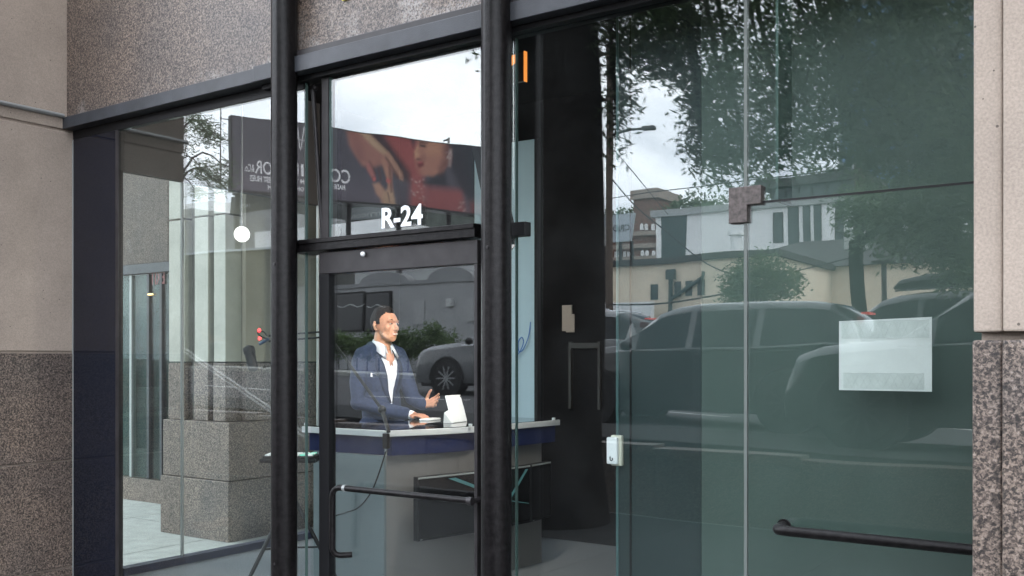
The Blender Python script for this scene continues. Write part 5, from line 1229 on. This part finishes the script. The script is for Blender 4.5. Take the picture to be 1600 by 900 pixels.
def paint(pts, col, soft=.12, op=1.0):
    k = (poly_mask(pts, soft)*op)[..., None]; imgc[:] = imgc*(1-k)+np.array(col)*k
skinc, red, dred, dark, gold = (.36,.17,.105), (.27,.045,.042), (.13,.025,.03), (.022,.020,.030), (.40,.25,.14)
paint([(592,205),(700,228),(712,250),(640,280),(628,262),(604,228)], red, .2)                     # red ground behind the face
paint([(628,230),(650,232),(668,300),(660,345),(640,345),(640,270)], red, .25)
paint([(654,214),(695,222),(700,252),(692,268),(676,276),(660,272),(655,258),(650,262),(648,244),(650,230)], (.33,.125,.075), .12)   # face
paint([(668,216),(690,222),(690,240),(672,243),(662,236)], (.40,.17,.085), .2, .8)                # lit cheek
paint([(646,236),(652,226),(655,240),(654,247),(647,246)], (.42,.19,.10), .06)                    # nose
paint([(651,253),(661,252),(662,258),(653,262)], (.15,.015,.02), .07)                             # mouth
paint([(655,224),(665,226),(664,230),(655,228)], (.05,.015,.015), .05)                            # eye
paint([(650,246),(657,247),(655,250),(650,249)], (.10,.03,.03), .05)
paint([(676,276),(694,268),(700,290),(672,292),(660,285)], dark, .2)                              # shadow under the jaw
paint([(668,292),(724,296),(730,344),(660,336)], red, .25, .85); paint([(735,312),(768,318),(768,350),(735,345)], dred, .2)   # shoulders
paint([(698,222),(768,236),(768,312),(732,310),(716,288),(704,262)], dark, .25)                   # hair
paint([(722,232),(768,240),(768,300),(740,300)], (.018,.030,.040), .4, .6)
paint([(566,200),(594,206),(640,268),(640,285),(618,276),(606,250)], (.045,.018,.025), .2)        # dark sleeve gap
paint([(543,206),(556,199),(568,200),(580,213),(606,240),(617,256),(612,268),(598,256),(580,262),(566,258),(553,240),(545,225)], (.30,.115,.085), .14)    # back of the upper hand
paint([(556,200),(568,200),(583,216),(608,240),(616,254),(606,248),(580,226)], gold, .10, .9)
paint([(598,240),(606,236),(628,268),(630,282),(624,279),(612,262)], (.33,.16,.10), .07); paint([(572,256),(580,254),(586,272),(582,278),(574,266)], (.33,.10,.09), .07)
paint([(594,248),(600,246),(612,272),(613,300),(608,305),(604,280)], (.36,.16,.10), .07)
paint([(583,286),(592,284),(602,298),(606,290),(612,292),(618,330),(600,328),(594,310),(588,302)], (.38,.19,.12), .10); paint([(598,300),(612,294),(622,332),(600,332)], gold, .12, .8)
paint([(618,286),(640,286),(640,330),(622,330)], (.055,.04,.055), .2, .7)
paint([(640,204),(652,207),(650,216),(645,230),(642,222)], dark, .1, .8)                          # loose hair strands
paint([(690,226),(702,232),(700,258),(688,272),(684,262),(692,246)], (.10,.03,.028), .22, .75)     # shaded cheek and hair edge
paint([(655,221),(668,222),(668,224),(655,223)], (.045,.012,.012), .04)                           # brow
paint([(652,246),(662,240),(664,250),(655,252)], (.20,.06,.045), .12, .7)
paint([(652,262),(668,264),(664,274),(654,272)], (.34,.12,.075), .10, .7)                         # chin
paint([(652,252),(660,251),(660,254),(653,255)], (.30,.04,.045), .04)                             # upper lip
for q in ([(600,244),(603,243),(624,276),(621,278)], [(606,258),(609,257),(613,300),(610,302)], [(576,250),(578,249),(588,270),(586,272)], [(604,300),(606,299),(612,326),(610,327)], [(590,262),(593,262),(596,282),(594,284)]): paint(q, (.09,.030,.028), .05, .8)
paint([(548,212),(556,206),(566,226),(572,246),(562,250),(552,232)], (.20,.06,.055), .18, .6)
paint([(604,276),(610,280),(608,286),(602,282)], (.42,.07,.06), .04); paint([(582,276),(587,274),(587,281),(583,282)], (.42,.07,.06), .04)   # nails
paint([(700,232),(705,233),(704,262),(699,260)], (.30,.22,.20), .06, .6)                          # long ear ring
for k in range(46):                 # sparkle of the necklace and ear ring
    a_, b_ = (650+random.uniform(-8, 14), random.uniform(278, 318)) if k < 22 else ((700+random.uniform(-4, 5), random.uniform(236, 254)) if k < 32 else (random.uniform(712, 728), random.uniform(312, 340)))
    paint([(a_-.9, b_-.9), (a_+.9, b_-.7), (a_+.8, b_+.9), (a_-.9, b_+.8)], (.42,.33,.30), .05, .75)
pts = [A+ux*U[j, i]+Vector((0, 0, -BH+Vv[j, i]))+un*.004 for j in range(NV+1) for i in range(NU+1)]
pm = MB(); pm.v = [tuple(p) for p in pts]; W1 = NU+1
pm.f = [(j*W1+i, j*W1+i+1, (j+1)*W1+i+1, (j+1)*W1+i) for j in range(NV) for i in range(NU)]; pm.m = [0]*len(pm.f)
pmat = bpy.data.materials.new('poster_print'); pmat.use_nodes = True; at_ = pmat.node_tree.nodes.new('ShaderNodeVertexColor'); at_.layer_name = 'print'
pmat.node_tree.links.new(at_.outputs['Color'], pmat.node_tree.nodes['Principled BSDF'].inputs['Base Color']); pmat.node_tree.nodes['Principled BSDF'].inputs['Roughness'].default_value = .7
po = pm.build('poster', pmat, bi)
ca_ = po.data.color_attributes.new('print', 'FLOAT_COLOR', 'POINT'); ca_.data.foreach_set('color', np.concatenate([np.clip((imgc*.80+imgc.mean(axis=2, keepdims=True)*.20)*1.12, 0, 1).reshape(-1, 3), np.ones(((NU+1)*(NV+1), 1))], axis=1).ravel().astype(np.float32))
inkp = mat('print_pale', (.70,.68,.69), .7)
def bt_text(s, pxa, pxb, pyb, hpx, wgt=0):
    u0, v0 = bcoord(pxa, pyb); u1, _ = bcoord(pxb, pyb); _, v1 = bcoord(pxb, pyb-hpx)
    # read from the facade side the line runs towards -ux
    o_ = A+ux*u1+Vector((0, 0, -BH+v0))+un*.012
    put_text('poster_lettering', s, 1, inkp, o_, -ux, (0,0,1), bi, weight=wgt, width=u1-u0, height=abs(v1-v0), ext=.003)
bt_text('CO', 513, 545, 283, 18, .012); bt_text('II', 465, 477, 275, 18, .012); bt_text('OR', 399, 427, 272, 18, .012); bt_text('&Co.', 382, 398, 269, 11, .012)
bt_text('MADE', 519, 537, 294, 6, .03); bt_text('M T', 464, 478, 287, 6, .03); bt_text('EST HUES', 391, 424, 284, 6, .03); bt_text('OH', 466, 477, 299, 6, .03); bt_text('M', 419, 425, 297, 6, .03)
scr_ = [(478, 233), (475, 200), (471, 236), (465, 202), (466, 218), (480, 222)]
MB().tube(smooth_path([A+ux*bcoord(*p)[0]+Vector((0,0,-BH+bcoord(*p)[1]))+un*.015 for p in scr_], 5), .03, 4).build('poster_emblem', inkp, bi)
for f in (.03, .22, .42, .62, .82, .97):
    c = A+ux*(BL*f)-un*.5; MB().tube([(c.x, c.y, .3), (c.x, c.y, zb_b-.05)], .16, 8).build('post', metal_frame, bi, True)
MB().obox(A+ux*(BL/2)+Vector((0,0,-BH-.2))+un*.5, ux*(BL/2), un*.45, (0,0,.06)).build('catwalk', metal_frame, bi)
for k in (0, 1, 2): 
    c = A-ux*.35+Vector((0,0,-.2-1.1*k)); MB().obox(c, ux*.3, un*.03, (0,0,.02)).build('ladder_rung', metal_frame, bi)
MB().tube([A-ux*.6+Vector((0,0,.3)), A-ux*.6+Vector((0,0,-BH))], .035, 6).build('ladder_rail', metal_frame, bi)
cp_ = A+ux*bcoord(699, 225)[0]; MB().tube([cp_, cp_+Vector((0,0,.38))], .07, 8).build('camera_mast', MAT['transformer_grey'], bi, True); MB().obox(cp_-ux*.16+Vector((0,0,.22)), ux*.14+Vector((0,0,.05)), un*.05, (0,0,.05)).build('camera', metal_frame, bi)
